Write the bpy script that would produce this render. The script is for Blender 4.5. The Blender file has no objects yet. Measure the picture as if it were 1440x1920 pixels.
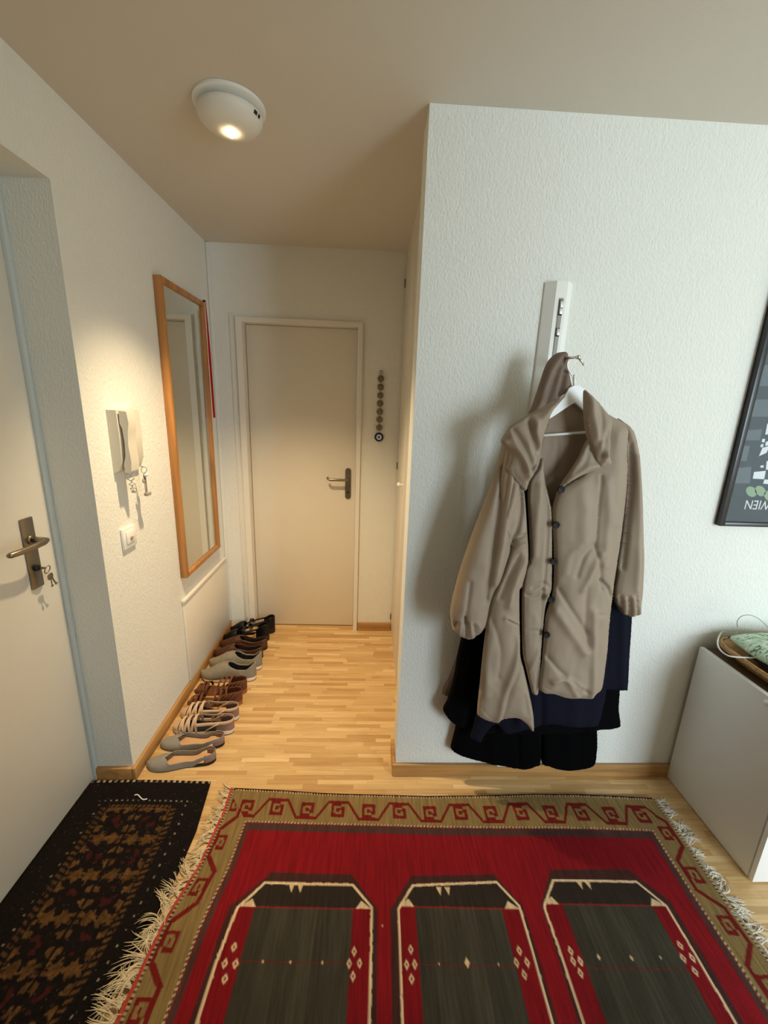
import bpy, bmesh, math, random
import numpy as np
from mathutils import Vector, Matrix, noise
from mathutils.geometry import delaunay_2d_cdt
random.seed(7); rng = np.random.RandomState(5)
SC = bpy.context.scene
COL = SC.collection
PI = math.pi

# ------------------------------------------------------------------ measured room (metres)
EYE = 1.5406
F_PX, YAW, PITCH, ROLL = 771.86, 0.0409, -0.2497, 0.0363
CEIL = 2.40
XL, XR, XW = -0.9459, 0.1493, 0.1845          # hall left wall, wall end, wardrobe front
YF, YB, YJ = 1.4477, 2.634, 1.4267            # coat wall, hall back wall, entry reveal
HREC, XD = 2.147, -1.10                       # entry soffit height, entry door plane
HB = 0.0603                                   # baseboard height
XE, YR = 3.45, -1.95                            # room extents to the right / behind

_cy, _sy, _cp, _sp = math.cos(YAW), math.sin(YAW), math.cos(PITCH), math.sin(PITCH)
FWD = Vector((_sy*_cp, _cy*_cp, _sp)); _r = Vector((_cy, -_sy, 0)); _u = _r.cross(FWD)
RIGHT = _r*math.cos(ROLL) + _u*math.sin(ROLL); UP = -_r*math.sin(ROLL) + _u*math.cos(ROLL)
CAM = Vector((0, 0, EYE))

def survey(x, y, axis, val):
    """world point where the sight line of a measured photo point meets a known plane"""
    d = FWD + RIGHT*((x-720)/F_PX) - UP*((y-960)/F_PX)
    return CAM + d*((val-CAM[axis])/d[axis])

# ------------------------------------------------------------------ materials
def lin(c):
    return tuple(((v/255)/12.92 if v/255 <= .04045 else ((v/255+.055)/1.055)**2.4) for v in c)
def newmat(name):
    m = bpy.data.materials.new(name); m.use_nodes = True
    return m, m.node_tree, m.node_tree.nodes['Principled BSDF']
def N(nt, t, **kw):
    n = nt.nodes.new(t)
    for k, v in kw.items(): setattr(n, k, v)
    return n
def mat(name, rgb, rough=.6, metal=0., bump=0., bscale=200., var=0., vscale=8., stretch=(1, 1, 1), sheen=0., spec=.5, coat=0.):
    m, nt, b = newmat(name)
    b.inputs['Roughness'].default_value = rough; b.inputs['Metallic'].default_value = metal
    b.inputs['Specular IOR Level'].default_value = spec
    if sheen: b.inputs['Sheen Weight'].default_value = sheen; b.inputs['Sheen Roughness'].default_value = .4
    if coat: b.inputs['Coat Weight'].default_value = coat
    c = lin(rgb); b.inputs['Base Color'].default_value = (*c, 1)
    if bump or var:
        tc = N(nt, 'ShaderNodeTexCoord'); mp = N(nt, 'ShaderNodeMapping'); mp.inputs['Scale'].default_value = stretch
        nt.links.new(tc.outputs['Object'], mp.inputs['Vector'])
    if var:
        nz = N(nt, 'ShaderNodeTexNoise'); nz.inputs['Scale'].default_value = vscale; nz.inputs['Detail'].default_value = 4
        nt.links.new(mp.outputs[0], nz.inputs['Vector'])
        rp = N(nt, 'ShaderNodeValToRGB'); rp.color_ramp.elements[0].position = .3; rp.color_ramp.elements[1].position = .7
        rp.color_ramp.elements[0].color = (*[x*(1-var) for x in c], 1); rp.color_ramp.elements[1].color = (*[min(1, x*(1+var)) for x in c], 1)
        nt.links.new(nz.outputs['Fac'], rp.inputs[0]); nt.links.new(rp.outputs[0], b.inputs['Base Color'])
    if bump:
        n2 = N(nt, 'ShaderNodeTexNoise'); n2.inputs['Scale'].default_value = bscale; n2.inputs['Detail'].default_value = 3
        nt.links.new(mp.outputs[0], n2.inputs['Vector'])
        bp = N(nt, 'ShaderNodeBump'); bp.inputs['Strength'].default_value = 1; bp.inputs['Distance'].default_value = bump
        nt.links.new(n2.outputs['Fac'], bp.inputs['Height']); nt.links.new(bp.outputs[0], b.inputs['Normal'])
    return m
def wood(name, rgb, axis=0, scale=1., rough=.45, contrast=.35):
    m, nt, b = newmat(name); b.inputs['Roughness'].default_value = rough
    tc = N(nt, 'ShaderNodeTexCoord'); mp = N(nt, 'ShaderNodeMapping')
    s = [30*scale]*3; s[axis] = 2.2*scale; mp.inputs['Scale'].default_value = s
    nz = N(nt, 'ShaderNodeTexNoise'); nz.inputs['Scale'].default_value = 1; nz.inputs['Detail'].default_value = 5; nz.inputs['Distortion'].default_value = .6
    rp = N(nt, 'ShaderNodeValToRGB'); c = lin(rgb)
    rp.color_ramp.elements[0].position = .3; rp.color_ramp.elements[1].position = .72
    rp.color_ramp.elements[0].color = (*[x*(1-contrast) for x in c], 1); rp.color_ramp.elements[1].color = (*[min(1, x*(1+contrast*.6)) for x in c], 1)
    nt.links.new(tc.outputs['Object'], mp.inputs[0]); nt.links.new(mp.outputs[0], nz.inputs['Vector'])
    nt.links.new(nz.outputs['Fac'], rp.inputs[0]); nt.links.new(rp.outputs[0], b.inputs['Base Color'])
    return m
def parquet():
    m, nt, b = newmat('parquet'); L = nt.links.new
    tc = N(nt, 'ShaderNodeTexCoord'); sx = N(nt, 'ShaderNodeSeparateXYZ'); L(tc.outputs['Object'], sx.inputs[0])
    def math_(op, a, bb=None):
        n = N(nt, 'ShaderNodeMath', operation=op)
        for i, v in enumerate((a, bb)):
            if v is None: continue
            if isinstance(v, (int, float)): n.inputs[i].default_value = v
            else: L(v, n.inputs[i])
        return n.outputs[0]
    RH, BL = .0225, .21
    ry = math_('DIVIDE', sx.outputs['Y'], RH); row = math_('FLOOR', ry)
    w1 = N(nt, 'ShaderNodeTexWhiteNoise', noise_dimensions='1D'); L(row, w1.inputs['W'])
    bx = math_('ADD', math_('DIVIDE', sx.outputs['X'], BL), math_('MULTIPLY', w1.outputs['Value'], 7.3)); cell = math_('FLOOR', bx)
    cv = N(nt, 'ShaderNodeCombineXYZ'); L(cell, cv.inputs[0]); L(row, cv.inputs[1])
    w2 = N(nt, 'ShaderNodeTexWhiteNoise', noise_dimensions='2D'); L(cv.outputs[0], w2.inputs['Vector'])
    rp = N(nt, 'ShaderNodeValToRGB'); e = rp.color_ramp.elements
    e[0].position = 0; e[0].color = (*lin((190, 148, 94)), 1); e[1].position = 1; e[1].color = (*lin((228, 194, 142)), 1)
    k = e.new(.35); k.color = (*lin((208, 170, 115)), 1); k = e.new(.7); k.color = (*lin((217, 181, 126)), 1)
    L(w2.outputs['Value'], rp.inputs[0])
    mp = N(nt, 'ShaderNodeMapping'); mp.inputs['Scale'].default_value = (6, 120, 1); L(tc.outputs['Object'], mp.inputs[0])
    va = N(nt, 'ShaderNodeVectorMath', operation='ADD'); L(mp.outputs[0], va.inputs[0])
    sc = N(nt, 'ShaderNodeVectorMath', operation='SCALE'); L(w2.outputs['Color'], sc.inputs[0]); sc.inputs['Scale'].default_value = 40; L(sc.outputs[0], va.inputs[1])
    nz = N(nt, 'ShaderNodeTexNoise'); nz.inputs['Scale'].default_value = 1; nz.inputs['Detail'].default_value = 6; nz.inputs['Distortion'].default_value = .8; L(va.outputs[0], nz.inputs['Vector'])
    g = N(nt, 'ShaderNodeMapRange'); g.inputs[1].default_value = .3; g.inputs[2].default_value = .7; g.inputs[3].default_value = .82; g.inputs[4].default_value = 1.08; L(nz.outputs['Fac'], g.inputs[0])
    fy = math_('FRACT', ry); fx = math_('FRACT', bx)
    gy = math_('MINIMUM', fy, math_('SUBTRACT', 1, fy)); gx = math_('MINIMUM', fx, math_('SUBTRACT', 1, fx))
    gap = math_('MINIMUM', math_('MULTIPLY', gy, RH), math_('MULTIPLY', gx, BL))
    gm = N(nt, 'ShaderNodeMapRange'); gm.inputs[1].default_value = .0002; gm.inputs[2].default_value = .0011; gm.inputs[3].default_value = .8; gm.inputs[4].default_value = 1; L(gap, gm.inputs[0])
    mul = math_('MULTIPLY', g.outputs[0], gm.outputs[0])
    mx = N(nt, 'ShaderNodeVectorMath', operation='SCALE'); L(rp.outputs[0], mx.inputs[0]); L(mul, mx.inputs['Scale'])
    L(mx.outputs[0], b.inputs['Base Color']); b.inputs['Roughness'].default_value = .38
    return m
def painted(name, rough=.95, streak=(120, 8, 1), amt=.25, bump=.0015):
    """colour comes from the woven pattern stored on the mesh, with wool streaks"""
    m, nt, b = newmat(name); L = nt.links.new
    at = N(nt, 'ShaderNodeVertexColor', layer_name='weave'); tc = N(nt, 'ShaderNodeTexCoord')
    mp = N(nt, 'ShaderNodeMapping'); mp.inputs['Scale'].default_value = streak; L(tc.outputs['Object'], mp.inputs[0])
    nz = N(nt, 'ShaderNodeTexNoise'); nz.inputs['Scale'].default_value = 1; nz.inputs['Detail'].default_value = 5; L(mp.outputs[0], nz.inputs['Vector'])
    mr = N(nt, 'ShaderNodeMapRange'); mr.inputs[1].default_value = .3; mr.inputs[2].default_value = .7; mr.inputs[3].default_value = 1-amt; mr.inputs[4].default_value = 1+amt; L(nz.outputs['Fac'], mr.inputs[0])
    s = N(nt, 'ShaderNodeVectorMath', operation='SCALE'); L(at.outputs['Color'], s.inputs[0]); L(mr.outputs[0], s.inputs['Scale']); L(s.outputs[0], b.inputs['Base Color'])
    b.inputs['Roughness'].default_value = rough; b.inputs['Specular IOR Level'].default_value = .15
    n2 = N(nt, 'ShaderNodeTexNoise'); n2.inputs['Scale'].default_value = 350; L(tc.outputs['Object'], n2.inputs['Vector'])
    bp = N(nt, 'ShaderNodeBump'); bp.inputs['Distance'].default_value = bump; L(n2.outputs['Fac'], bp.inputs['Height']); L(bp.outputs[0], b.inputs['Normal'])
    return m
def glow(name, rgb, strength):
    m, nt, b = newmat(name); b.inputs['Emission Color'].default_value = (*lin(rgb), 1); b.inputs['Emission Strength'].default_value = strength
    b.inputs['Base Color'].default_value = (*lin(rgb), 1); return m

M = dict(
    plaster=mat('wall_plaster', (231, 231, 224), .9, bump=.0028, bscale=160, stretch=(1, 1, .55), spec=.2),
    ceiling=mat('ceiling_paint', (214, 208, 197), .95, bump=.0006, bscale=90, spec=.1),
    floor=parquet(), roomwall=mat('greige_wall_paint', (176, 172, 165), .9),
    oak=wood('oak_trim', (186, 140, 84), 0), oaky=wood('oak_trim_lengthwise', (186, 140, 84), 1),
    mirror_wood=wood('beech_frame', (186, 128, 68), 2, rough=.4),
    door=mat('door_paint', (229, 222, 208), .42, var=.01),
    door_entry=mat('entry_door_paint', (224, 219, 208), .4, var=.01),
    frame=mat('frame_paint', (232, 226, 214), .4),
    steelframe=mat('steel_frame_paint', (206, 214, 214), .45),
    steel=mat('brushed_steel', (150, 140, 124), .36, 1.),
    chrome=mat('chrome', (225, 225, 225), .12, 1.),
    dark=mat('dark_slot', (28, 24, 22), .7),
    white=mat('white_plastic', (236, 236, 232), .35),
    ivory=mat('ivory_plastic', (212, 206, 192), .45), greyp=mat('grey_plastic', (150, 146, 136), .45),
    mirror=mat('mirror_glass', (225, 228, 222), .02, 1.),
    red=mat('red_ribbon', (190, 24, 26), .6),
    lacquer=mat('white_lacquer', (248, 249, 250), .3), cabside=mat('pale_grey_board', (236, 235, 231), .5),
    walnut=wood('walnut_top', (98, 74, 50), 1),
    bamboo=wood('bamboo', (196, 150, 92), 0, 2, .55, .5),
    black=mat('black_frame', (22, 22, 25), .3),
    coat=mat('tan_coat_cloth', (151, 134, 115), .62, bump=.00025, bscale=900, sheen=.15, var=.03, vscale=5),
    coatin=mat('tan_coat_lining', (142, 122, 102), .7, var=.04, vscale=6),
    taupe=mat('taupe_cloth', (122, 103, 88), .7, var=.06, vscale=9),
    navy=mat('navy_wool', (17, 18, 31), .9, bump=.0005, bscale=500, spec=.12),
    blackwool=mat('black_wool', (7, 7, 9), .95, bump=.0005, bscale=500, spec=.06),
    blackwool2=mat('black_wool_long', (5, 5, 6), .95, bump=.0005, bscale=500, spec=.05),
    button=mat('black_button', (20, 17, 16), .55, spec=.2),
    greysuede=mat('grey_suede', (139, 134, 128), .9, var=.08, vscale=30, sheen=.3),
    tanleather=mat('tan_insole', (214, 170, 126), .6, var=.06, vscale=20),
    soleblk=mat('black_rubber', (26, 22, 20), .7), solewht=mat('white_rubber', (232, 218, 204), .6),
    beigestrap=mat('beige_strap', (208, 176, 146), .65, var=.1, vscale=40), mauve=mat('mauve_leather', (150, 116, 104), .6, var=.1, vscale=30),
    brown=mat('brown_suede', (102, 58, 28), .8, var=.15, vscale=30), brownsole=mat('brown_heel', (150, 88, 46), .6),
    knit=mat('grey_knit', (141, 133, 116), .95, bump=.0015, bscale=400, var=.08, vscale=60), lining=mat('black_lining', (24, 22, 24), .95),
    chestnut=mat('chestnut_leather', (76, 41, 22), .42, var=.15, vscale=20), blkleather=mat('black_leather', (8, 7, 7), .45, spec=.3),
    navysuede=mat('navy_suede', (24, 24, 34), .85),
    fringe=mat('wool_fringe', (214, 196, 160), .95, var=.12, vscale=60), fringeg=mat('pale_wool_fringe', (216, 208, 192), .95, var=.1, vscale=60),
    weave=painted('kilim_weave'), pile=painted('dark_rug_pile', streak=(90, 90, 1), amt=.35, bump=.003),
    bead=mat('antique_bead', (132, 116, 90), .5, .25, bump=.002, bscale=300), blueglass=mat('dark_blue_glass', (8, 12, 58), .1), whiteglass=mat('white_glass', (225, 235, 240), .15),
    lightblue=mat('light_blue_glass', (95, 150, 185), .15),
    bag=mat('green_patterned_cloth', (176, 200, 172), .85), pouch=mat('black_pouch', (14, 14, 18), .6), cord=mat('white_cord', (226, 222, 214), .7), wire=mat('thin_wire', (140, 144, 128), .5),
    bulb=glow('bulb_glow', (255, 226, 178), 60.),
    art=mat('poster_slate', (62, 72, 80), .7, var=.12, vscale=6), artmid=mat('poster_grey', (96, 106, 112), .7), artlt=mat('poster_white', (214, 220, 220), .7), artgr=mat('poster_green', (138, 162, 132), .7),
)
def glass_mat():
    m, nt, b = newmat('clear_glass'); L = nt.links.new
    tr = N(nt, 'ShaderNodeBsdfTransparent'); gl = N(nt, 'ShaderNodeBsdfGlossy'); gl.inputs['Roughness'].default_value = .03
    fr = N(nt, 'ShaderNodeFresnel'); fr.inputs[0].default_value = 1.2; mx = N(nt, 'ShaderNodeMixShader')
    L(fr.outputs[0], mx.inputs[0]); L(tr.outputs[0], mx.inputs[1]); L(gl.outputs[0], mx.inputs[2]); L(mx.outputs[0], nt.nodes['Material Output'].inputs[0])
    return m
M['glass'] = glass_mat()
def bag_mat():
    m, nt, b = newmat('green_print_cloth'); L = nt.links.new
    tc = N(nt, 'ShaderNodeTexCoord'); mp = N(nt, 'ShaderNodeMapping'); mp.inputs['Scale'].default_value = (18, 45, 30); L(tc.outputs['Object'], mp.inputs[0])
    nz = N(nt, 'ShaderNodeTexNoise'); nz.inputs['Scale'].default_value = 1.3; nz.inputs['Detail'].default_value = 3; nz.inputs['Distortion'].default_value = 1.5; L(mp.outputs[0], nz.inputs['Vector'])
    rp = N(nt, 'ShaderNodeValToRGB'); e = rp.color_ramp.elements; rp.color_ramp.interpolation = 'CONSTANT'
    e[0].position = 0; e[0].color = (*lin((96, 122, 100)), 1); e[1].position = .6; e[1].color = (*lin((232, 234, 226)), 1); k = e.new(.42); k.color = (*lin((190, 214, 188)), 1)
    L(nz.outputs['Fac'], rp.inputs[0]); L(rp.outputs[0], b.inputs['Base Color']); b.inputs['Roughness'].default_value = .85
    return m
M['bag'] = bag_mat()

# ------------------------------------------------------------------ object helpers
def link(o): COL.objects.link(o); return o
def tag(o, label=None, cat=None, group=None, kind=None):
    if label: o['label'] = label
    if cat: o['category'] = cat
    if group: o['group'] = group
    if kind: o['kind'] = kind
    return o
def thing(name, label, cat, loc, group=None, rotz=0.):
    o = bpy.data.objects.new(name, None); o.empty_display_size = .05; link(o)
    o.location = loc; o.rotation_euler = (0, 0, rotz); return tag(o, label, cat, group)
def finish(me, m, smooth):
    if m is not None: me.materials.append(m)
    if smooth:
        me.polygons.foreach_set('use_smooth', [True]*len(me.polygons))
        if smooth is not True: me.set_sharp_from_angle(angle=math.radians(smooth))
    me.update()
def obj(name, V, F, m=None, parent=None, smooth=False, local=False, label=None):
    """one mesh object; V in world coordinates unless local (then in the parent's frame)"""
    me = bpy.data.meshes.new(name)
    if parent is not None and not local:
        off = Vector((0, 0, 0)); p = parent
        while p is not None: off += p.location; p = p.parent
        V = [(v[0]-off[0], v[1]-off[1], v[2]-off[2]) for v in V]
    me.from_pydata([tuple(v) for v in V], [], [tuple(f) for f in F]); me.validate()
    bm = bmesh.new(); bm.from_mesh(me); bmesh.ops.recalc_face_normals(bm, faces=bm.faces); bm.to_mesh(me); bm.free()
    finish(me, m, smooth)
    o = bpy.data.objects.new(name, me); link(o)
    if parent is not None: o.parent = parent
    if label: o['label'] = label
    return o
class Geo:
    """collects shapes for one mesh"""
    def __init__(s): s.V = []; s.F = []
    def add(s, V, F):
        n = len(s.V); s.V += [tuple(v) for v in V]; s.F += [tuple(i+n for i in f) for f in F]; return s
    def box(s, lo, hi, bev=0.):
        bm = bmesh.new(); bmesh.ops.create_cube(bm, size=1)
        for v in bm.verts:
            for i in range(3): v.co[i] = (lo[i]+hi[i])/2 + v.co[i]*(hi[i]-lo[i])
        if bev: bmesh.ops.bevel(bm, geom=bm.edges[:], offset=bev, segments=2, affect='EDGES', profile=.5)
        bm.verts.index_update(); s.add([v.co[:] for v in bm.verts], [[v.index for v in f.verts] for f in bm.faces]); bm.free(); return s
    def tube(s, pts, r, n=8, closed=False, flat=1., cap=True):
        P = [Vector(p) for p in pts]; k = len(P); base = len(s.V); prev = None
        R = r if isinstance(r, (list, tuple)) else [r]*k
        for i, p in enumerate(P):
            if closed: t = P[(i+1) % k]-P[i-1]
            else: t = P[min(i+1, k-1)]-P[max(i-1, 0)]
            t.normalize()
            if prev is None:
                a = Vector((0, 0, 1)) if abs(t.z) < .9 else Vector((1, 0, 0)); nrm = t.cross(a).normalized()
            else: nrm = (prev - t*prev.dot(t)).normalized()
            prev = nrm; b = t.cross(nrm)
            for j in range(n):
                a = 2*PI*j/n; s.V.append(tuple(p + nrm*math.cos(a)*R[i] + b*math.sin(a)*R[i]*flat))
        m = k if closed else k-1
        for i in range(m):
            for j in range(n):
                a = base+i*n; b2 = base+((i+1) % k)*n; s.F.append((a+j, a+(j+1) % n, b2+(j+1) % n, b2+j))
        if not closed and cap:
            s.F.append(tuple(base+j for j in range(n))[::-1]); s.F.append(tuple(base+(k-1)*n+j for j in range(n)))
        return s
    def lathe(s, prof, c, axis=2, n=32, capends=True):
        """prof: list of (radius, height along axis) about centre c"""
        base = len(s.V); ax = [(1, 2, 0), (2, 0, 1), (0, 1, 2)][axis]
        for r, h in prof:
            for j in range(n):
                a = 2*PI*j/n; q = [0, 0, 0]; q[ax[0]] = c[ax[0]]+r*math.cos(a); q[ax[1]] = c[ax[1]]+r*math.sin(a); q[ax[2]] = c[ax[2]]+h; s.V.append(tuple(q))
        for i in range(len(prof)-1):
            for j in range(n): s.F.append((base+i*n+j, base+i*n+(j+1) % n, base+(i+1)*n+(j+1) % n, base+(i+1)*n+j))
        if capends:
            s.F.append(tuple(base+j for j in range(n))); s.F.append(tuple(base+(len(prof)-1)*n+j for j in range(n)))
        return s
    def prism(s, poly, lo, hi, axis):
        """poly in the two other axes, extruded along axis from lo to hi"""
        k = len(poly); base = len(s.V); oth = [i for i in range(3) if i != axis]
        for h in (lo, hi):
            for a, b in poly:
                q = [0, 0, 0]; q[axis] = h; q[oth[0]] = a; q[oth[1]] = b; s.V.append(tuple(q))
        s.F.append(tuple(range(base, base+k))); s.F.append(tuple(range(base+k, base+2*k))[::-1])
        for i in range(k): s.F.append((base+i, base+(i+1) % k, base+k+(i+1) % k, base+k+i))
        return s
    def ball(s, c, r, sc=(1, 1, 1), seg=14, ring=9):
        base = len(s.V)
        for i in range(ring+1):
            t = PI*i/ring
            for j in range(seg):
                a = 2*PI*j/seg; s.V.append((c[0]+r*sc[0]*math.sin(t)*math.cos(a), c[1]+r*sc[1]*math.sin(t)*math.sin(a), c[2]+r*sc[2]*math.cos(t)))
        for i in range(ring):
            for j in range(seg): s.F.append((base+i*seg+j, base+i*seg+(j+1) % seg, base+(i+1)*seg+(j+1) % seg, base+(i+1)*seg+j))
        return s
    def build(s, name, m, parent=None, smooth=False, local=False, label=None): return obj(name, s.V, s.F, m, parent, smooth, local, label)
def box(name, lo, hi, m, parent=None, bev=0., label=None): return Geo().box(lo, hi, bev).build(name, m, parent, 35 if bev else False, label=label)
def structure(o, label, cat): return tag(o, label, cat, kind='structure')
def smoothline(pts, step, closed=True):
    """Catmull-Rom through the points, resampled at a fixed step"""
    P = np.array(pts, float); k = len(P); out = []
    rngk = range(k) if closed else range(k-1)
    for i in rngk:
        p1, p2 = P[i], P[(i+1) % k]
        p0 = P[i-1] if (closed or i > 0) else p1; p3 = P[(i+2) % k] if (closed or i+2 < k) else p2
        n = max(2, int(np.linalg.norm(p2-p1)/(step*.25)))
        for q in range(n):
            t = q/n; out.append(.5*((2*p1)+(p2-p0)*t+(2*p0-5*p1+4*p2-p3)*t*t+(3*p1-p0-3*p2+p3)*t**3))
    if not closed: out.append(P[-1])
    out = np.array(out); loop = np.vstack([out, out[:1]]) if closed else out
    d = np.r_[0, np.cumsum(np.linalg.norm(np.diff(loop, axis=0), axis=1))]
    n = max(4, int(d[-1]/step)); s = np.linspace(0, d[-1], n+1)[:(n if closed else n+1)]
    return np.stack([np.interp(s, d, loop[:, i]) for i in range(loop.shape[1])], 1)
def inside(P, poly):
    x, y = P[:, 0], P[:, 1]; r = np.zeros(len(P), bool); j = len(poly)-1
    for i in range(len(poly)):
        (xi, yi), (xj, yj) = poly[i], poly[j]
        c = (yi > y) != (yj > y)
        with np.errstate(divide='ignore', invalid='ignore'): c &= x < (xj-xi)*(y-yi)/(yj-yi+1e-15)+xi
        r ^= c; j = i
    return r
def dist_line(P, L, closed=False):
    L = np.array(L, float); S = np.vstack([L, L[:1]]) if closed else L
    d = np.full(len(P), 1e9)
    for a, b in zip(S[:-1], S[1:]):
        v = b-a; t = np.clip(((P-a)@v)/max(v@v, 1e-14), 0, 1); d = np.minimum(d, np.linalg.norm(P-(a+t[:, None]*v), axis=1))
    return d

# ================================================================== THE SETTING
TH = .18
structure(box('floor', (-1.35, YR, -.06), (XE, YB+.25, 0), M['floor']), 'oak mosaic parquet floor of the hall and room', 'floor')
structure(box('ceiling', (-1.35, YR, CEIL), (XE, YB+.25, CEIL+.12), M['ceiling']), 'plain painted ceiling over hall and room', 'ceiling')
g = Geo()
g.box((XL-.36, YJ, 0), (XL, YB+.15, CEIL))                       # hall side
g.box((XL-.36, YJ-.95, HREC), (XL, YJ, CEIL))                    # over the entry
g.box((XL-.36, YR, 0), (XL, YJ-.95, CEIL))
structure(g.build('wall_left', M['plaster']), 'rough white plaster wall on the left with the deep entry opening', 'wall')
DX0, DX1, DZ = -.762, -.082, 1.992                                # door opening
g = Geo()
g.box((XL, YB, 0), (DX0-.002, YB+.15, CEIL)); g.box((DX1+.002, YB, 0), (XW+.62, YB+.15, CEIL)); g.box((DX0-.002, YB, DZ+.004), (DX1+.002, YB+.15, CEIL))
structure(g.build('wall_back', M['plaster']), 'white end wall of the hall holding the inner door', 'wall')
structure(box('wall_front', (XR, YF, 0), (XE, YF+.13, CEIL), M['plaster']), 'rough white plaster wall the coats hang on', 'wall')
PX, PY = 1.45, -.80  # added out-of-view wall, keeps window light off the entry reveal and hall
structure(box('wall_light_blocker', (-1.35, PY-.12, 0), (PX, PY, CEIL), M['roomwall']), 'added unseen wall behind the viewer, blocking window light', 'wall')
structure(box('wall_right', (XE, YR, 0), (XE+.2, YF+.13, CEIL), M['plaster']), 'plain wall of the living room on the right', 'wall')
WX0, WX1, WZ0, WZ1 = 1.80, 3.30, .35, 2.15
g = Geo()
g.box((-1.35, YR-.2, 0), (WX0, YR, CEIL)); g.box((WX1, YR-.2, 0), (XE+.2, YR, CEIL)); g.box((WX0, YR-.2, 0), (WX1, YR, WZ0)); g.box((WX0, YR-.2, WZ1), (WX1, YR, CEIL))
structure(g.build('wall_rear', M['roomwall']), 'wall with the large window behind the viewer', 'wall')
g = Geo(); fw = .05; wm = (WX0+WX1)/2
for x0, x1 in ((WX0, wm), (wm, WX1)):
    g.box((x0, YR-.12, WZ0), (x0+fw, YR-.06, WZ1)); g.box((x1-fw, YR-.12, WZ0), (x1, YR-.06, WZ1))
    g.box((x0+fw, YR-.12, WZ0), (x1-fw, YR-.06, WZ0+fw)); g.box((x0+fw, YR-.12, WZ1-fw), (x1-fw, YR-.06, WZ1))
structure(g.build('window_1', M['frame']), 'wide two-leaf window with white frame behind the viewer', 'window')

# baseboards
BT = .015
g = Geo().box((XR-BT, YF-BT, 0), (XE, YF, HB), .003); g.box((XR-BT, YF, 0), (XR, YF+.13, HB), .003)
structure(g.build('baseboard_front', M['oak'], smooth=35), 'oak baseboard below the coats', 'baseboard')
g = Geo().box((XL, YJ-BT, 0), (XL+BT, YB, HB), .003); g.box((XD-.03, YJ-BT, 0), (XL, YJ, HB), .003)
structure(g.build('baseboard_left', M['oaky'], smooth=35), 'oak baseboard running behind the row of shoes', 'baseboard')
g = Geo().box((DX1+.032, YB-BT, 0), (XW-.002, YB, HB), .003)
structure(g.build('baseboard_back', M['oak'], smooth=35), 'short oak baseboard right of the inner door', 'baseboard')

# inner door at the end of the hall
d1 = structure(Geo().box((DX0+.004, YB+.05, .006), (DX1-.004, YB+.09, DZ-.004), .002).build('door_1', M['door'], smooth=35), 'cream inner door at the end of the hall', 'door')
g = Geo(); fz = DZ+.026
g.prism([(DX0-.036, 0), (DX0-.036, fz), (DX1+.026, fz), (DX1+.026, 0), (DX1, 0), (DX1, DZ), (DX0, DZ), (DX0, 0)], YB-.018, YB+.10, 1)
g.build('door_frame', M['frame'], d1, 35)
g = Geo(); px0 = -.134; dy = YB+.05
prof = [(px0+.019*math.cos(a), (1.127 if math.sin(a) > 0 else .960)+.019*math.sin(a)) for a in np.linspace(0, 2*PI, 25)[:-1]]
hp = g.prism(prof, dy-.008, dy-.0005, 1).build('handle_plate', M['steel'], d1, 35)
g = Geo().tube([(px0, dy-.007, 1.075), (px0, dy-.05, 1.075), (px0-.012, dy-.058, 1.075), (px0-.11, dy-.058, 1.074), (px0-.125, dy-.055, 1.078), (px0-.13, dy-.045, 1.085)], .0085, 10)
g.build('lever_handle', M['steel'], hp, True)
Geo().lathe([(.0001, 0), (.007, 0), (.007, -.002)], (px0, dy-.0085, .985), 1, 12).build('keyhole', M['dark'], hp)
# beading strip left of the inner door
structure(box('trim_1', (DX0-.075, YB-.006, .0), (DX0-.058, YB, DZ+.05), M['frame'], bev=.002), 'narrow painted strip left of the inner door', 'trim')
structure(box('trim_2', (XL+.001, YB-.012, 0.061), (XL+.020, YB, CEIL-.002), M['plaster'], bev=.004), 'boxed corner strip in the hall end corner', 'trim')

# entry door on the left
d2 = structure(Geo().box((XD-.045, YJ-.93, .017), (XD, YJ-.018, HREC-.02), .002).build('door_2', M['door_entry'], smooth=35), 'white entrance door on the left with a long steel handle plate', 'door')
g = Geo(); g.box((XD-.05, YJ-.0165, 0), (XD+.012, YJ-.0002, HREC-.0002), .003); g.box((XD-.05, YJ-.95+.0002, 0), (XD+.012, YJ-.932, HREC-.0002), .003); g.box((XD-.05, YJ-.932, HREC-.0185), (XD+.012, YJ-.0165, HREC-.0002), .003)
g.build('door_frame', M['steelframe'], d2, 35)
hx = XD+.008
pl = Geo().box((XD+.0005, 1.286, .914), (hx, 1.334, 1.155), .003).build('handle_plate', M['steel'], d2, 35)
yh = 1.309
g = Geo().tube([(hx, yh, 1.083), (hx+.038, yh, 1.083), (hx+.052, yh-.003, 1.083), (hx+.058, yh-.02, 1.082), (hx+.056, yh-.06, 1.080), (hx+.05, yh-.10, 1.078), (hx+.047, yh-.135, 1.079), (hx+.046, yh-.142, 1.079)], [.0095]*6+[.009, .006], 12)
g.lathe([(.0001, .0), (.015, 0), (.014, .006), (.0001, .006)], (hx, yh, 1.083), 0, 18)
g.build('lever_handle', M['steel'], pl, True)
g = Geo().lathe([(.0001, .009), (.0105, .009), (.0115, .0), (.0001, 0)], (hx, 1.309, .985), 0, 18)
g.build('lock_cylinder', M['dark'], pl, 40)

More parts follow.
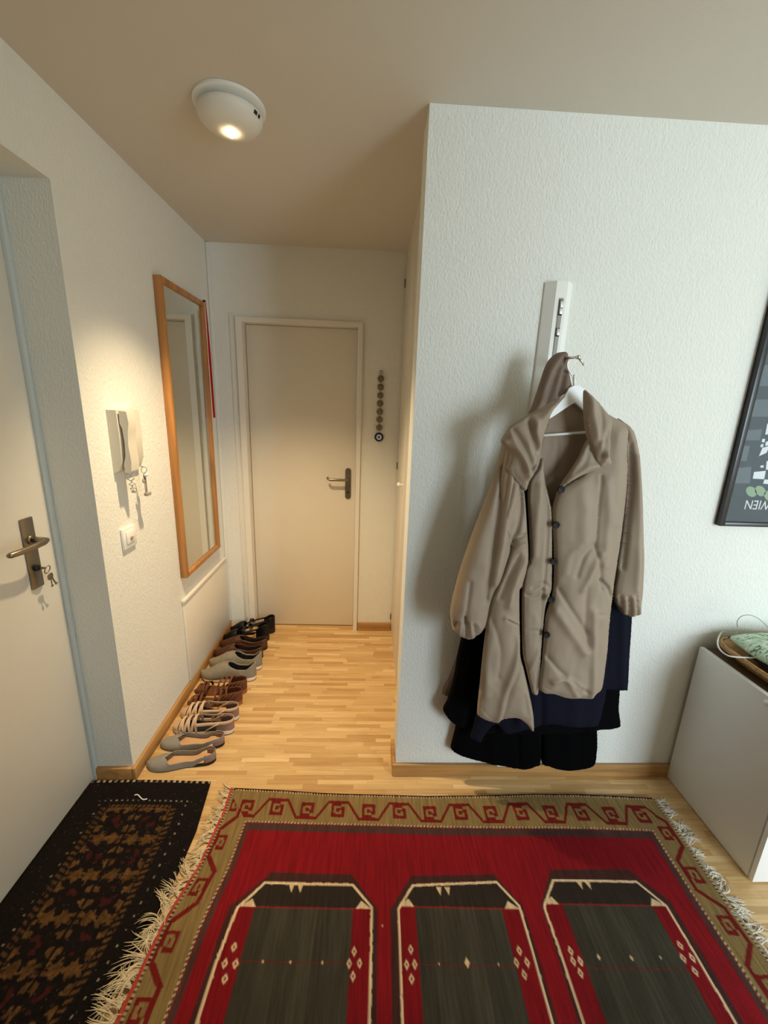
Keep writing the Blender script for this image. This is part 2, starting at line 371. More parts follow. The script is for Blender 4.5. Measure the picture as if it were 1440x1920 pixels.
# ceiling lamp
LX, LY = -.445, 1.512
lamp = thing('ceiling_lamp', 'round white ceiling lamp with a glowing bulb in the hall', 'lamp', (LX, LY, CEIL))
Geo().lathe([(0.0001, -.0005), (0.1042, -.0005), (0.1042, -.007), (0.1004, -.010), (0.0001, -.010)], (LX, LY, CEIL), 2, 48).build('base_plate', M['white'], lamp, 40)
Geo().lathe([(0.0558, -.0105), (0.0558, -.022)], (LX, LY, CEIL), 2, 32).build('collar', M['greyp'], lamp, 40)
prof = [(0.0102, -.060), (0.0149, -.0695), (0.0279, -.0700), (0.0418, -.0685), (0.0614, -.0630), (0.0781, -.0535), (0.0893, -.042), (0.0944, -.031), (0.0949, -.024), (0.0921, -.022), (0.0567, -.022), (0.0563, -.024), (0.0865, -.026), (0.0846, -.041), (0.0725, -.0525), (0.0539, -.0605), (0.0279, -.0655), (0.0098, -.057)]
sh = Geo().lathe(prof, (LX, LY, CEIL), 2, 64, False).build('lamp_shade', mat('lamp_white', (226, 222, 212), .55), lamp, 60)
g = Geo()
for a0, a1 in ((-28, -19), (-16, -9)):
    ring = []
    for a in np.linspace(math.radians(a0), math.radians(a1), 5):
        for (r, h) in ((0.0935, -.030), (0.0897, -.039)): ring.append((LX+(r+.0016)*math.cos(a), LY+(r+.0016)*math.sin(a), CEIL+h))
    g.add(ring, [(2*i, 2*i+1, 2*i+3, 2*i+2) for i in range(4)])
g.build('vent_slot', M['dark'], lamp)
BX, BY, BZ = LX+.001, LY-.003, CEIL-.071
Geo().ball((BX, BY, BZ), .0125).build('bulb', M['bulb'], lamp, True)

# ================================================================== LEFT WALL THINGS
def frame_geo(x0, x1, y0, y1, z0, z1, w):
    g = Geo(); g.box((x0, y0, z0), (x1, y0+w, z1), .002); g.box((x0, y1-w, z0), (x1, y1, z1), .002); g.box((x0, y0+w, z0), (x1, y1-w, z0+w), .002); g.box((x0, y0+w, z1-w), (x1, y1-w, z1), .002); return g
my0, my1, mz0, mz1, mt = 1.985, 2.47, .657, 2.055, .034
mir = thing('wall_mirror', 'tall mirror in a beech wood frame on the left wall', 'mirror', (XL, (my0+my1)/2, mz0))
frame_geo(XL+.0008, XL+mt, my0, my1, mz0, mz1, .024).build('frame', M['mirror_wood'], mir, 35)
box('mirror_glass', (XL+.003, my0+.0235, mz0+.0235), (XL+mt-.012, my1-.0235, mz1-.0235), M['mirror'], mir)
rb = thing('red_ribbon', 'narrow red ribbon hanging from the mirror corner', 'ribbon', (XL+mt, my1, 1.45))
g = Geo(); rx = XL+mt
pts = [(rx+.002, my1+.006, 2.068), (rx+.004, my1+.007, 1.95), (rx+.0045, my1+.0085, 1.8), (rx+.005, my1+.009, 1.62), (rx+.0055, my1+.010, 1.445)]
V = []; F = []
for i, p in enumerate(pts):
    w = .0015+.0045*min(1, i/2)
    for dx, dyy in ((-w, 0), (w, -.001), (w, .002), (-w, .003)): V.append((p[0]+dx+.003*i/4, p[1]+dyy, p[2]))
for i in range(len(pts)-1):
    for j in range(4): F.append((4*i+j, 4*i+(j+1) % 4, 4*i+4+(j+1) % 4, 4*i+4+j))
F += [(0, 1, 2, 3), tuple(4*(len(pts)-1)+j for j in range(4))]
g.add(V, F).build('strap', M['red'], rb)
Geo().ball((rx-.004, my1+.004, 2.062), .007, (1.2, 1, .8)).build('knot', M['dark'], rb, True)

# hatch low on the wall
hatch = thing('access_panel', 'white access panel low on the left wall behind the shoes', 'panel', (XL, 2.28, HB))
Geo().box((XL+.0006, 1.972, HB+.002), (XL+.013, 2.60, .523), .003).build('cover', M['door'], hatch, 35)
Geo().box((XL+.0006, 1.966, .525), (XL+.019, 2.602, .541), .003).build('top_ledge', M['frame'], hatch, 35)

# intercom
ic = thing('intercom_phone', 'off-white wall intercom with handset beside the mirror', 'intercom', (XL, 1.63, 1.27))
g = Geo()
def side_prof(pts, y0, y1, m, name, parent, bev=.003):
    gg = Geo().prism([(a, b) for a, b in pts], y0, y1, 1)
    o = gg.build(name, m, parent, 40); return o
side_prof([(XL+.0006, 1.496), (XL+.035, 1.496), (XL+.037, 1.40), (XL+.034, 1.31), (XL+.020, 1.275), (XL+.0006, 1.265)], 1.547, 1.700, M['ivory'], 'wall_unit', ic)
hs = []
prof = [(XL+.042, 1.494), (XL+.068, 1.492), (XL+.072, 1.45), (XL+.066, 1.42), (XL+.062, 1.37), (XL+.066, 1.31), (XL+.062, 1.275), (XL+.040, 1.268), (XL+.038, 1.30), (XL+.047, 1.33), (XL+.050, 1.38), (XL+.047, 1.43), (XL+.040, 1.45)]
h = side_prof(prof, 1.553, 1.606, M['ivory'], 'handset', ic)
side_prof([(XL+.0375, 1.485), (XL+.0415, 1.485), (XL+.0415, 1.46), (XL+.0375, 1.46)], 1.560, 1.600, M['greyp'], 'cradle', ic)
g = Geo()
pts = []
for i in range(90):
    t = i/89; a = t*2*PI*11
    c = Vector((XL+.048, 1.58, 1.268)).lerp(Vector((XL+.020, 1.60, 1.27)), t) + Vector((0, .012*math.sin(PI*t), -.085*math.sin(PI*t)))
    pts.append(c + Vector((.006*math.cos(a), .006*math.sin(a), 0)))
g.tube(pts, .0018, 6).build('coiled_cord', M['ivory'], ic, True)
kr = thing('hanging_key_bunch', 'small bunch of charms hanging from the intercom', 'keys', (XL+.04, 1.66, 1.17))
cx, cy = XL+.047, 1.668
Geo().tube([(cx-.012, cy, 1.276), (cx, cy, 1.276), (cx+.004, cy, 1.272)], .0022, 6).build('hook', M['chrome'], kr, True)
Geo().tube([(cx+.011*math.cos(a), cy+.004*math.sin(a), 1.263+.012*math.sin(a)) for a in np.linspace(0, 2*PI, 15)[:-1]], .0014, 6, True).build('ring', M['chrome'], kr, True)
Geo().ball((cx+.002, cy+.004, 1.243), .0095).build('charm', M['whiteglass'], kr, True)
Geo().ball((cx, cy-.011, 1.220), .008, (.8, 1, 1.2)).build('charm', M['chrome'], kr, True)
g = Geo().box((cx-.004, cy-.002, 1.166), (cx-.001, cy+.012, 1.232), .001); g.ball((cx-.0025, cy+.005, 1.236), .011, (.25, 1, 1)); g.build('key', M['steel'], kr, 40)
g = Geo().box((cx+.002, cy-.013, 1.172), (cx+.0045, cy-.004, 1.21), .001); g.box((cx-.004, cy-.014, 1.158), (cx+.012, cy+.016, 1.172), .003); g.build('tag', M['greyp'], kr, 40)

sw = thing('light_switch', 'square white light switch below the intercom', 'light switch', (XL, 1.58, .965))
Geo().box((XL+.0006, 1.538, .965), (XL+.011, 1.628, 1.051), .004).build('cover_plate', M['white'], sw, 40)
Geo().box((XL+.0112, 1.556, .984), (XL+.0145, 1.610, 1.034), .002).build('rocker', M['white'], sw, 40)
Geo().lathe([(.0001, .0045), (.007, .0045), (.008, 0)], (XL+.0146, 1.585, 1.004), 0, 14).build('indicator', M['greyp'], sw, 40)

# keys in the entry door lock
kb = thing('door_keys', 'keys on a ring left in the entrance door lock', 'keys', (XD+.02, 1.318, .93))
Geo().box((hx+.0095, 1.3075, .981), (hx+.030, 1.3105, .989), .0008).build('inserted_key', M['steel'], kb, 40)
cxk, cyk = XD+.036, 1.320
Geo().tube([(cxk+.004*math.sin(a), cyk+.0115*math.cos(a), .975+.0135*math.sin(a)) for a in np.linspace(0, 2*PI, 19)[:-1]], .0016, 6, True).build('ring', M['steel'], kb, True)
for k, (ky, kz, tlt) in enumerate(((1.324, .955, .10), (1.330, .956, .42))):
    g = Geo(); g.ball((cxk, ky, kz-.008), .0105, (.22, .95, 1.15)); e = Vector((cxk, ky+math.sin(tlt)*.040, kz-.046))
    g.tube([(cxk, ky+.004, kz-.016), e], .0032, 6, flat=.5); g.box((e.x-.0012, e.y-.004, e.z+.002), (e.x+.0012, e.y+.006, e.z+.006)); g.build('key', M['steel'], kb, 40)

# wardrobe along the right side of the hall
wd = thing('built_in_wardrobe', 'tall cream built-in wardrobe along the right side of the hall', 'wardrobe', (XW+.3, 2.1, 0))
wy0 = YF+.132
box('carcass', (XW+.021, wy0, .0), (XW+.60, YB-.002, CEIL-.001), M['door'], wd)
box('top_filler', (XW+.002, wy0, 2.347), (XW+.0205, YB-.002, CEIL-.001), M['door'], wd)
box('plinth', (XW+.004, wy0, .0005), (XW+.0205, YB-.017, .05), M['door'], wd)
for k, (a, b) in enumerate(((wy0, 2.118), (2.121, YB-.018))):
    dd = Geo().box((XW, a, .052), (XW+.0203, b, 2.343), .0015).build('door', M['door'], wd, 35)
    if k: 
        Geo().lathe([(.005, 0), (.005, -.014), (.012, -.018), (.0135, -.025), (.009, -.031), (.0001, -.032)], (XW-.0003, 2.155, 1.142), 0, 18).build('knob', M['white'], dd, 40)
        for z in (2.235, 1.18, .115): Geo().tube([(XW-.004, YB-.012, z-.022), (XW-.004, YB-.012, z+.022)], .004, 8).build('hinge', M['steel'], dd, True)

# charm with the blue eye on the end wall
ec = thing('hanging_bead_charm', 'string of bronze beads ending in a blue glass eye on the end wall', 'wall charm', (.06, YB, 1.34))
ex, ey = .0585, YB-.011
Geo().lathe([(.0001, 0), (.004, 0), (.004, -.012), (.0001, -.012)], (ex, YB-.0006, 1.752), 1, 10).build('nail', M['steel'], ec)
Geo().tube([(ex+.0095*math.cos(a), ey, 1.742+.0095*math.sin(a)) for a in np.linspace(0, 2*PI, 19)[:-1]], .0018, 6, True).build('ring', M['bead'], ec, True)
Geo().tube([(ex, ey, 1.733), (ex, ey, 1.385)], .0012, 6).build('string', M['bead'], ec, True)
for k in range(7):
    z = 1.706-.0485*k; g = Geo()
    g.ball((ex, ey, z), .0125, (1, .75, 1))
    for q in range(6):
        a = q*PI/3+.3*k; g.ball((ex+.0125*math.cos(a), ey+.0005*(q % 2), z+.0125*math.sin(a)), .0088, (1, .85, 1), 10, 7)
    g.build('bead', M['bead'], ec, True)
ze = 1.356
eye = Geo().lathe([(.0001, -.006), (.020, -.006), (.027, -.002), (.0285, .002), (.027, .006), (.0001, .008)], (ex, ey, ze), 1, 32).build('glass_eye', M['blueglass'], ec, 50)
Geo().lathe([(.0001, -.0072), (.0165, -.0066), (.0165, -.0058)], (ex, ey, ze), 1, 28).build('white_iris', M['whiteglass'], eye, 50)
Geo().lathe([(.0001, -.0084), (.0095, -.0078), (.0095, -.0066)], (ex, ey, ze), 1, 24).build('blue_iris', M['lightblue'], eye, 50)
Geo().lathe([(.0001, -.0094), (.0045, -.009), (.0045, -.0078)], (ex, ey, ze), 1, 18).build('pupil', M['dark'], eye, 50)
# ================================================================== COATS ON THE RAIL
def c6(x, y): return (800+x/3.2727, 640+y/3.2727)
def c7(x, y): return (800+x/3.2727, 1080+y/3.2727)
def A6(*p): return [c6(*q) for q in p]
def A7(*p): return [c7(*q) for q in p]
def cloth(name, poly, y, m, parent, edge=(.008, .014), puff=(0, .05), back=.004, folds=(), wr=(.0015, 9, 3), res=.0075, crisp=1., hem=0., dfun=None, seed=0, label=None):
    """a hanging cloth panel with real thickness: outline in the vertical plane at depth y, front swelling towards the room"""
    to = lambda P: np.array([(lambda v: (v.x, v.z))(survey(px, py, 1, y)) for px, py in P])
    B = smoothline(to(poly), res); nb = len(B)
    lo, hi = B.min(0), B.max(0)
    gx, gz = np.meshgrid(np.arange(lo[0], hi[0], res), np.arange(lo[1], hi[1], res*.9)); gx = gx + (np.arange(gx.shape[0]) % 2)[:, None]*res*.5
    P = np.stack([gx.ravel(), gz.ravel()], 1); P = P[inside(P, B)]; db = dist_line(P, B, True); k = db > res*.6; P, db = P[k], db[k]
    A = np.vstack([B, P])
    vs, es, fs, ov, oe, of = delaunay_2d_cdt([Vector(p) for p in A], [], [list(range(nb))], 1, 1e-6)
    n = len(vs); Q = np.array([(v.x, v.y) for v in vs]); src = [min(o) if o else 9e9 for o in ov]
    isb = np.array([s < nb for s in src]); d = dist_line(Q, B, True); d[isb] = 0
    q = np.clip(d/edge[1], 0, 1); disp = edge[0]*np.sqrt(np.clip(1-(1-q)**2, 0, 1))
    if puff[0]: q = np.clip(d/puff[1], 0, 1); disp = disp + puff[0]*np.sqrt(np.clip(1-(1-q)**2, 0, 1))
    fade = np.clip(d/.012, 0, 1)
    for f in folds:
        L, amp, w = to(f[0]), f[1], f[2]
        L = smoothline(L, .01, False) if len(L) > 2 else L
        dl = dist_line(Q, L); g_ = np.exp(-(dl/w)**2); disp = disp + fade*amp*crisp*(g_ if amp > 0 else .5*g_+.5*np.exp(-(dl/(.5*w))**2))
    if wr[0]:
        ww = np.array([noise.fractal(Vector((a*wr[1], b*wr[2], seed*3.1)), 1., 2., 3) for a, b in Q])
        if crisp > 1: ww = ww + np.array([.9*(.25-abs(noise.noise(Vector((a*wr[1]*.9+b*4, b*wr[2]*1.5, seed+7.7))))) for a, b in Q])
        disp = disp + fade*wr[0]*ww
    if hem: disp = disp - .0016*np.exp(-((d-hem)/.0032)**2)*(d > .002)
    if dfun is not None: disp = disp + dfun(Q)*np.ones(n)
    base = dfun(Q)*np.ones(n) if dfun is not None else np.zeros(n)
    V = [(Q[i, 0], y-disp[i], Q[i, 1]) for i in range(n)]
    idx = {}
    for i in range(n):
        if not isb[i]: idx[i] = len(V); V.append((Q[i, 0], y-base[i]+back*min(1, d[i]/.02), Q[i, 1]))
    F = [tuple(f) for f in fs] + [tuple(idx.get(j, j) for j in reversed(f)) for f in fs]
    o = obj(name, V, F, m, parent, True, label=label); return o
def R(L, amp, w): return (L, amp, w)

# rail with fold-out hooks
rail = thing('coat_rail', 'white upright wall rail with fold-out chrome hooks above the coats', 'coat rack', (.595, YF, 1.45))
x0, x1 = .548, .640
g = Geo(); zt, zb = 1.945, 1.46
sec = [(x0, YF-.0006), (x0+.002, YF-.010), (x0+.030, YF-.032), (x1-.026, YF-.032), (x1-.002, YF-.010), (x1, YF-.0006)]
top = [(a, min(YF-.0006, b+.003), zt) for a, b in sec]
g.add([(a, b, zb) for a, b in sec]+top, [tuple(range(6)), tuple(range(6, 12))]+[(i, (i+1) % 6, 6+(i+1) % 6, 6+i) for i in range(6)]).build('rail_body', M['white'], rail, 20)
sx = (x0+.030+x1-.026)/2+.002
box('slot', (sx-.006, YF-.0328, 1.56), (sx+.006, YF-.0322, 1.895), M['greyp'], rail)
for z in (1.878, 1.858, 1.795, 1.69):
    box('hook_recess', (sx-.0062, YF-.0332, z-.014), (sx+.0062, YF-.0323, z+.012), M['dark'], rail)
    g = Geo().box((sx-.0048, YF-.0365, z-.010), (sx+.0048, YF-.033, z+.010), .001); g.box((sx-.003, YF-.0375, z-.0045), (sx+.003, YF-.0366, z+.0045)); g.build('folded_hook', M['chrome'], rail, 30)
HY = 1.292
tip = survey(*c6(930, 97), 1, HY-.03); tip2 = survey(*c6(962, 140), 1, HY-.03); bar = survey(*c6(872, 102), 1, HY)
g = Geo().tube([(sx, YF-.033, bar.z-.012), (sx, YF-.06, bar.z-.004), (bar.x, HY, bar.z), (tip.x-.004, tip.y+.004, tip.z), tuple(tip), ((tip.x+tip2.x)/2, tip.y, (tip.z+tip2.z)/2), tuple(tip2)], [.0045, .0045, .0042, .004, .004, .0032, .0028], 10)
g.ball(tuple(tip), .0068); g.ball(tuple(tip2), .0042); g.build('open_hook', M['chrome'], rail, True)

# taupe coat, hung by its hood, mostly hidden
tc = thing('taupe_coat', 'taupe coat hung by its hood, mostly hidden behind the tan trench coat', 'coat', (.5, 1.42, .4))
cloth('body', A7((460, -420), (380, -150), (260, 250), (190, 470), (140, 610), (96, 705), (140, 742), (400, 800), (640, 790), (720, -300), (520, -430)), 1.4370, M['taupe'], tc, (.006, .012), (.006, .08), .003, wr=(.002, 8, 2), seed=4)
cloth('hood', A6((866, 74), (826, 66), (788, 78), (745, 120), (718, 175), (690, 262), (655, 370), (618, 470), (655, 515), (740, 440), (850, 350), (892, 300), (884, 240), (868, 165)), 1.312, M['taupe'], tc, (.006, .012), (.012, .04), .004,
      folds=[R(A6((855, 85), (800, 160), (740, 330), (705, 440)), -.012, .007), R(A6((840, 80), (760, 170), (690, 350), (660, 430)), .008, .009), R(A6((862, 100), (830, 200), (800, 330)), -.016, .008), R(A6((850, 120), (815, 220), (775, 380)), .006, .006), R(A6((868, 120), (855, 220), (840, 330)), .004, .006)], seed=6)
# long black coat
lb = thing('long_black_coat', 'longest black wool coat, its split hem nearly reaching the baseboard', 'coat', (.65, 1.40, .15))
cloth('left_panel', A7((500, -520), (400, -100), (260, 500), (185, 880), (160, 990), (147, 1052), (175, 1080), (235, 1105), (350, 1136), (480, 1162), (560, 1178), (620, 1176), (668, 1158), (699, 1130), (706, 900), (700, 300), (640, -540)), 1.419, M['blackwool2'], lb, (.009, .015), (.014, .05), .004, folds=[R(A7((560, 1170), (545, 800), (540, 300)), -.008, .012), R(A7((400, 1150), (420, 700)), .006, .02)], seed=8)
cloth('right_panel', A7((640, -540), (696, 300), (700, 900), (703, 1130), (738, 1158), (800, 1178), (900, 1182), (960, 1176), (1010, 1160), (1034, 1130), (1046, 1020), (1040, 880), (1010, 400), (980, -520)), 1.418, M['blackwool2'], lb, (.009, .015), (.014, .05), .004, folds=[R(A7((860, 1180), (850, 600)), .006, .03)], seed=9)
cloth('white_lining', A7((405, 1100), (410, 1158), (440, 1172), (480, 1173), (500, 1160), (500, 1100)), 1.418, M['white'], lb, (.001, .004), (0, .1), .001, wr=(0, 1, 1), label='sliver of white lining')
# black coat
bc = thing('black_coat', 'flared black coat between the tan trench coat and the longest black coat', 'coat', (.65, 1.36, .3))
cloth('body', A7((520, -520), (400, -200), (250, 250), (194, 450), (165, 620), (130, 745), (101, 805), (112, 845), (168, 906), (280, 940), (430, 962), (700, 965), (900, 955), (1045, 938), (1110, 936), (1172, 922), (1188, 902), (1178, 800), (1185, 600), (1160, 200), (1100, -500), (720, -560)), 1.387, M['blackwool'], bc, (.008, .015), (.016, .07), .004, folds=[R(A7((300, 940), (330, 500), (340, 200)), .006, .02), R(A7((420, 955), (430, 500)), -.010, .018), R(A7((200, 900), (250, 500)), .006, .015), R(A7((1000, 930), (1010, 500)), .008, .025)], seed=10)
# navy coat
nv = thing('navy_coat', 'dark navy wool coat directly behind the tan trench coat', 'coat', (.7, 1.33, .35))
cloth('back_panel', A7((900, -560), (1120, -520), (1200, -250), (1256, -20), (1260, 235), (1244, 500), (1233, 690), (1214, 699), (1120, 694), (1000, 690), (880, 500)), 1.345, M['navy'], nv, (.008, .015), (.008, .05), .004, folds=[R(A7((1185, 690), (1190, 100)), .006, .014)], seed=12)
cloth('front_panel', A7((520, -520), (430, 0), (350, 600), (290, 900), (270, 985), (330, 1014), (362, 960), (420, 905), (480, 965), (560, 950), (640, 930), (760, 905), (830, 915), (930, 921), (1036, 918), (1060, 885), (1082, 800), (1100, 695), (1118, 300), (1120, -500), (760, -560)), 1.338, M['navy'], nv, (.008, .015), (.012, .06), .004, folds=[R(A7((560, 900), (545, 600), (540, 300)), .008, .02), R(A7((700, 920), (690, 500)), -.010, .016), R(A7((640, 900), (640, 500)), .006, .016), R(A7((900, 915), (890, 600)), .006, .03)], seed=13)

# hanger
hg = thing('clothes_hanger', 'white wooden hanger holding the tan trench coat', 'hanger', (.6, 1.29, 1.55))
HP = lambda x, y, yy=HY: survey(*c6(x, y), 1, yy)
poly = [(HP(*p).x, HP(*p).z) for p in ((868, 288), (900, 272), (930, 270), (962, 296), (1010, 372), (1085, 455), (1150, 530), (1140, 560), (1060, 505), (962, 425), (905, 374), (850, 408), (770, 462), (640, 540), (560, 600), (545, 570), (640, 490), (775, 418), (838, 345))]
Geo().prism(poly, HY-.007, HY+.007, 1).build('shoulder_arms', M['white'], hg, 30)
a, b = HP(560, 588), HP(1130, 548)
Geo().tube([tuple(a), tuple(b)], .0042, 10).build('trouser_bar', M['white'], hg, True)
pts = [HP(905, 280), HP(903, 225), HP(884, 200), HP(866, 170), HP(862, 140), HP(868, 115), HP(874, 96), HP(884, 92), HP(890, 104)]
g = Geo().tube([tuple(p) for p in pts], .0019, 8); g.build('wire_hook', M['chrome'], hg, True)
Geo().tube([tuple(HP(906, 285)), tuple(HP(904, 205))], .0042, 10).build('hook_sleeve', M['white'], hg, True)

# the tan trench coat
tr = thing('trench_coat', 'tan hooded trench coat with dark buttons on a white hanger', 'coat', (.65, 1.25, .4))
cloth('lining', A6((770, 430), (850, 385), (905, 362), (960, 395), (990, 500), (1000, 640), (960, 760), (860, 880), (800, 1000), (770, 1060), (700, 960), (650, 800), (690, 600)), 1.306, M['coatin'], tr, (.003, .01), (0, .1), .003, wr=(.0055, 12, 5),
      folds=[R(A6((720, 545), (850, 540), (970, 535)), -.004, .004), R(A6((800, 600), (800, 750), (790, 900)), -.004, .006), R(A6((870, 600), (840, 800)), .004, .01), R(A6((930, 440), (930, 530)), -.005, .006)], seed=20)
slv_l = cloth('left_sleeve', A6((478, 590), (446, 690), (402, 850), (338, 1020), (268, 1205), (205, 1390), (163, 1545), (143, 1650), (150, 1715)) + A7((150, 290), (163, 330), (185, 352), (215, 368), (250, 378), (285, 370), (318, 345), (350, 310), (366, 285), (385, 215), (415, 110), (445, 40)) + A6((485, 1360), (512, 1275), (524, 1225), (540, 1120), (560, 950), (560, 800), (530, 650)), 1.285, M['coat'], tr, (.007, .012), (.040, .070), .012,
      folds=[R(A6((455, 770), (430, 950), (395, 1180), (365, 1400), (350, 1560)), -.010, .012), R(A6((490, 800), (470, 1000), (440, 1200), (400, 1450)), .010, .016), R(A6((400, 900), (320, 1150), (250, 1400), (215, 1600)), .004, .02),
             R(A6((250, 1450), (225, 1640), (225, 1700)), -.006, .010)] +
            [R(A7((x, 200+dy), (x+8*k-14, 270+dy), (x+10*k-10, 352)), a_, .0045) for k, (x, dy, a_) in enumerate(((172, 60, -.007), (195, 40, .005), (222, 20, -.008), (250, 50, .005), (270, 60, -.007), (300, 60, .004)))] , wr=(.0055, 10, 4), res=.0055, crisp=1.35, hem=.011, seed=21)
slv_r = cloth('right_sleeve', A6((1165, 480), (1205, 492), (1248, 530), (1278, 610), (1296, 750), (1307, 950), (1318, 1150), (1322, 1350), (1316, 1520), (1308, 1600), (1304, 1645), (1290, 1668), (1250, 1682), (1210, 1674), (1175, 1640), (1148, 1580), (1136, 1520), (1150, 1430), (1176, 1220), (1196, 1000), (1206, 800), (1190, 620)), 1.285, M['coat'], tr, (.007, .011), (.032, .055), .010,
      folds=[R(A6((1222, 620), (1225, 850), (1205, 1100), (1180, 1380)), -.008, .008), R(A6((1262, 700), (1270, 1000), (1262, 1300), (1250, 1500)), .006, .012), R(A6((1285, 1200), (1285, 1450), (1275, 1600)), -.005, .008)] +
            [R(A6((x, 1540+dy), (x+6, 1600+dy), (x+14, 1668)), a_, .0042) for x, dy, a_ in ((1165, 0, -.006), (1185, 20, .005), (1205, 0, -.008), (1228, 10, .005), (1252, 0, -.008), (1275, 20, .005))], wr=(.0055, 11, 4), res=.0055, crisp=1.35, hem=.011, seed=22)
strip = cloth('front_facing', A6((622, 890), (680, 780), (708, 700), (724, 840), (750, 960), (766, 1050), (768, 1250), (768, 1480)) + A7((757, 100), (730, 180), (716, 300), (704, 430), (694, 600), (684, 712), (652, 724), (640, 690), (608, 560), (590, 470), (584, 300), (584, 100)) + A6((602, 1400), (632, 1330), (628, 1150)), 1.268, M['coat'], tr, (.006, .010), (.014, .05), .003,
      folds=[R(A6((720, 850), (730, 1100), (715, 1400)) + A7((700, 100), (690, 400), (665, 700)), -.005, .005), R(A6((690, 880), (660, 1100), (640, 1300)), .006, .014), R(A7((590, 100), (640, 110), (700, 70)), -.005, .006), R(A7((590, 330), (640, 318), (700, 325)), -.004, .005), R(A6((755, 1000), (760, 1400)), .003, .006), R(A7((620, 560), (690, 420)), .004, .010), R(A6((740, 1500), (700, 1470), (640, 1500)), -.005, .007)], wr=(.0035, 14, 7), res=.0055, crisp=1.35, hem=.011, seed=23)
left = cloth('left_front_panel', A6((500, 640), (462, 800), (447, 950), (452, 1110), (470, 1200), (500, 1240), (512, 1280), (470, 1420)) + A7((402, 130), (372, 255), (346, 450), (326, 650), (310, 828), (330, 862), (398, 888), (452, 878), (505, 864), (545, 862), (580, 880), (615, 910), (652, 953), (657, 880), (642, 780), (598, 580), (574, 480), (570, 300), (570, 90)) + A6((585, 1500), (622, 1340), (616, 1150), (603, 960), (590, 880), (560, 760)), 1.256, M['coat'], tr, (.006, .010), (.020, .06), .004,
      folds=[R(A6((530, 880), (500, 1000), (460, 1100)), .010, .014), R(A6((575, 900), (570, 1050), (540, 1160), (510, 1225)), -.012, .010), R(A6((600, 1180), (555, 1195), (515, 1225)), -.010, .008), R(A6((600, 1230), (560, 1240), (520, 1260)), .008, .008),
             R(A6((480, 1150), (455, 1230), (500, 1285)), .008, .008), R(A6((600, 1330), (540, 1440), (490, 1600)), .008, .014), R(A6((560, 1300), (500, 1420), (440, 1560)), -.006, .010), R(A7((570, 360), (530, 520), (470, 680), (430, 870)), .010, .013), R(A7((560, 560), (500, 680), (455, 860)), -.006, .013),
             R(A7((390, 250), (440, 420), (430, 600)), -.005, .016), R(A7((480, 245), (545, 282)), -.009, .0045), R(A7((470, 235), (560, 278)), .004, .008), R(A7((360, 400), (345, 700)), .005, .018), R(A7((610, 700), (640, 850)), .006, .010), R(A7((330, 790), (400, 850), (500, 825), (600, 850)), -.0015, .004)], wr=(.0050, 12, 5), res=.0055, crisp=1.35, hem=.011, seed=24)
def rbody(Q): return 0
right = cloth('right_front_panel', A6((812, 905), (880, 850), (960, 800), (1010, 700), (1060, 520), (1100, 450), (1150, 468), (1205, 500), (1230, 545), (1222, 680), (1226, 800), (1210, 1000), (1175, 1270), (1145, 1470)) + A7((1135, 120), (1121, 235), (1106, 420), (1086, 580), (1070, 680), (1035, 712), (996, 742), (920, 742), (850, 740), (770, 716), (690, 692), (706, 520), (716, 400), (730, 240), (768, 120)) + A6((780, 1440), (778, 1250), (770, 1050), (788, 960)), 1.258, M['coat'], tr, (.007, .011), (.024, .08), .004,
      folds=[R(A6((1045, 815), (1030, 950), (1018, 1120), (1008, 1250)), -.006, .0035), R(A6((1075, 850), (1080, 1100), (1060, 1350)), .006, .016), R(A6((1150, 560), (1150, 800), (1130, 1100)), .005, .02), R(A6((925, 850), (940, 1050), (935, 1200)), .005, .022),
             R(A6((1000, 1230), (940, 1300), (900, 1420)), -.006, .010), R(A6((1030, 1290), (990, 1380), (930, 1500)), .007, .012), R(A6((1005, 1250), (1040, 1400), (1050, 1500)), -.005, .008), R(A6((1040, 1450), (1090, 1500), (1120, 1560)), -.005, .005),
             R(A6((900, 1250), (850, 1300), (830, 1400)), .003, .012), R(A7((790, 60), (860, 180), (960, 330)), -.006, .012), R(A7((770, 190), (850, 300), (950, 440)), .007, .016), R(A7((730, 480), (800, 560), (900, 640), (970, 690)), -.006, .012), R(A7((760, 620), (830, 600), (930, 660)), .007, .012), R(A7((840, 600), (870, 660), (910, 720)), .005, .010),
             R(A7((1000, 200), (1000, 450), (995, 720)), .005, .012), R(A7((960, 60), (950, 260), (960, 400)), -.005, .016), R(A7((1035, 0), (1090, 60), (1110, 130)), -.006, .004), R(A7((1035, 215), (1110, 220)), -.003, .004), R(A7((710, 660), (850, 712), (990, 712), (1060, 655)), -.0015, .004)], wr=(.0050, 11, 5), res=.0055, crisp=1.35, hem=.011, seed=25)
hood = cloth('left_collar', A6((848, 322), (800, 352), (720, 398), (640, 440), (570, 478), (512, 522), (470, 580), (455, 618), (488, 655), (506, 690), (500, 740), (490, 785), (540, 860), (602, 918), (628, 860), (655, 820), (688, 745), (704, 660), (712, 600), (740, 510), (770, 430), (810, 380)), 1.238, M['coat'], tr, (.008, .012), (.014, .05), .006,
      folds=[R(A6((800, 370), (720, 450), (650, 520)), .006, .014), R(A6((520, 540), (560, 600), (600, 680), (640, 780)), -.012, .011), R(A6((500, 560), (540, 640), (580, 720), (615, 820)), .009, .010), R(A6((650, 480), (660, 570), (690, 640)), .009, .009), R(A6((620, 500), (630, 580), (660, 680)), -.008, .009), R(A6((700, 620), (670, 720), (630, 830)), -.006, .006), R(A6((470, 620), (560, 690), (600, 780)), .006, .009),
             R(A6((515, 790), (560, 850), (606, 895)), -.003, .003), R(A6((760, 440), (716, 590)), -.003, .003)], wr=(.0055, 13, 8), res=.0055, crisp=1.35, hem=.011, seed=26)
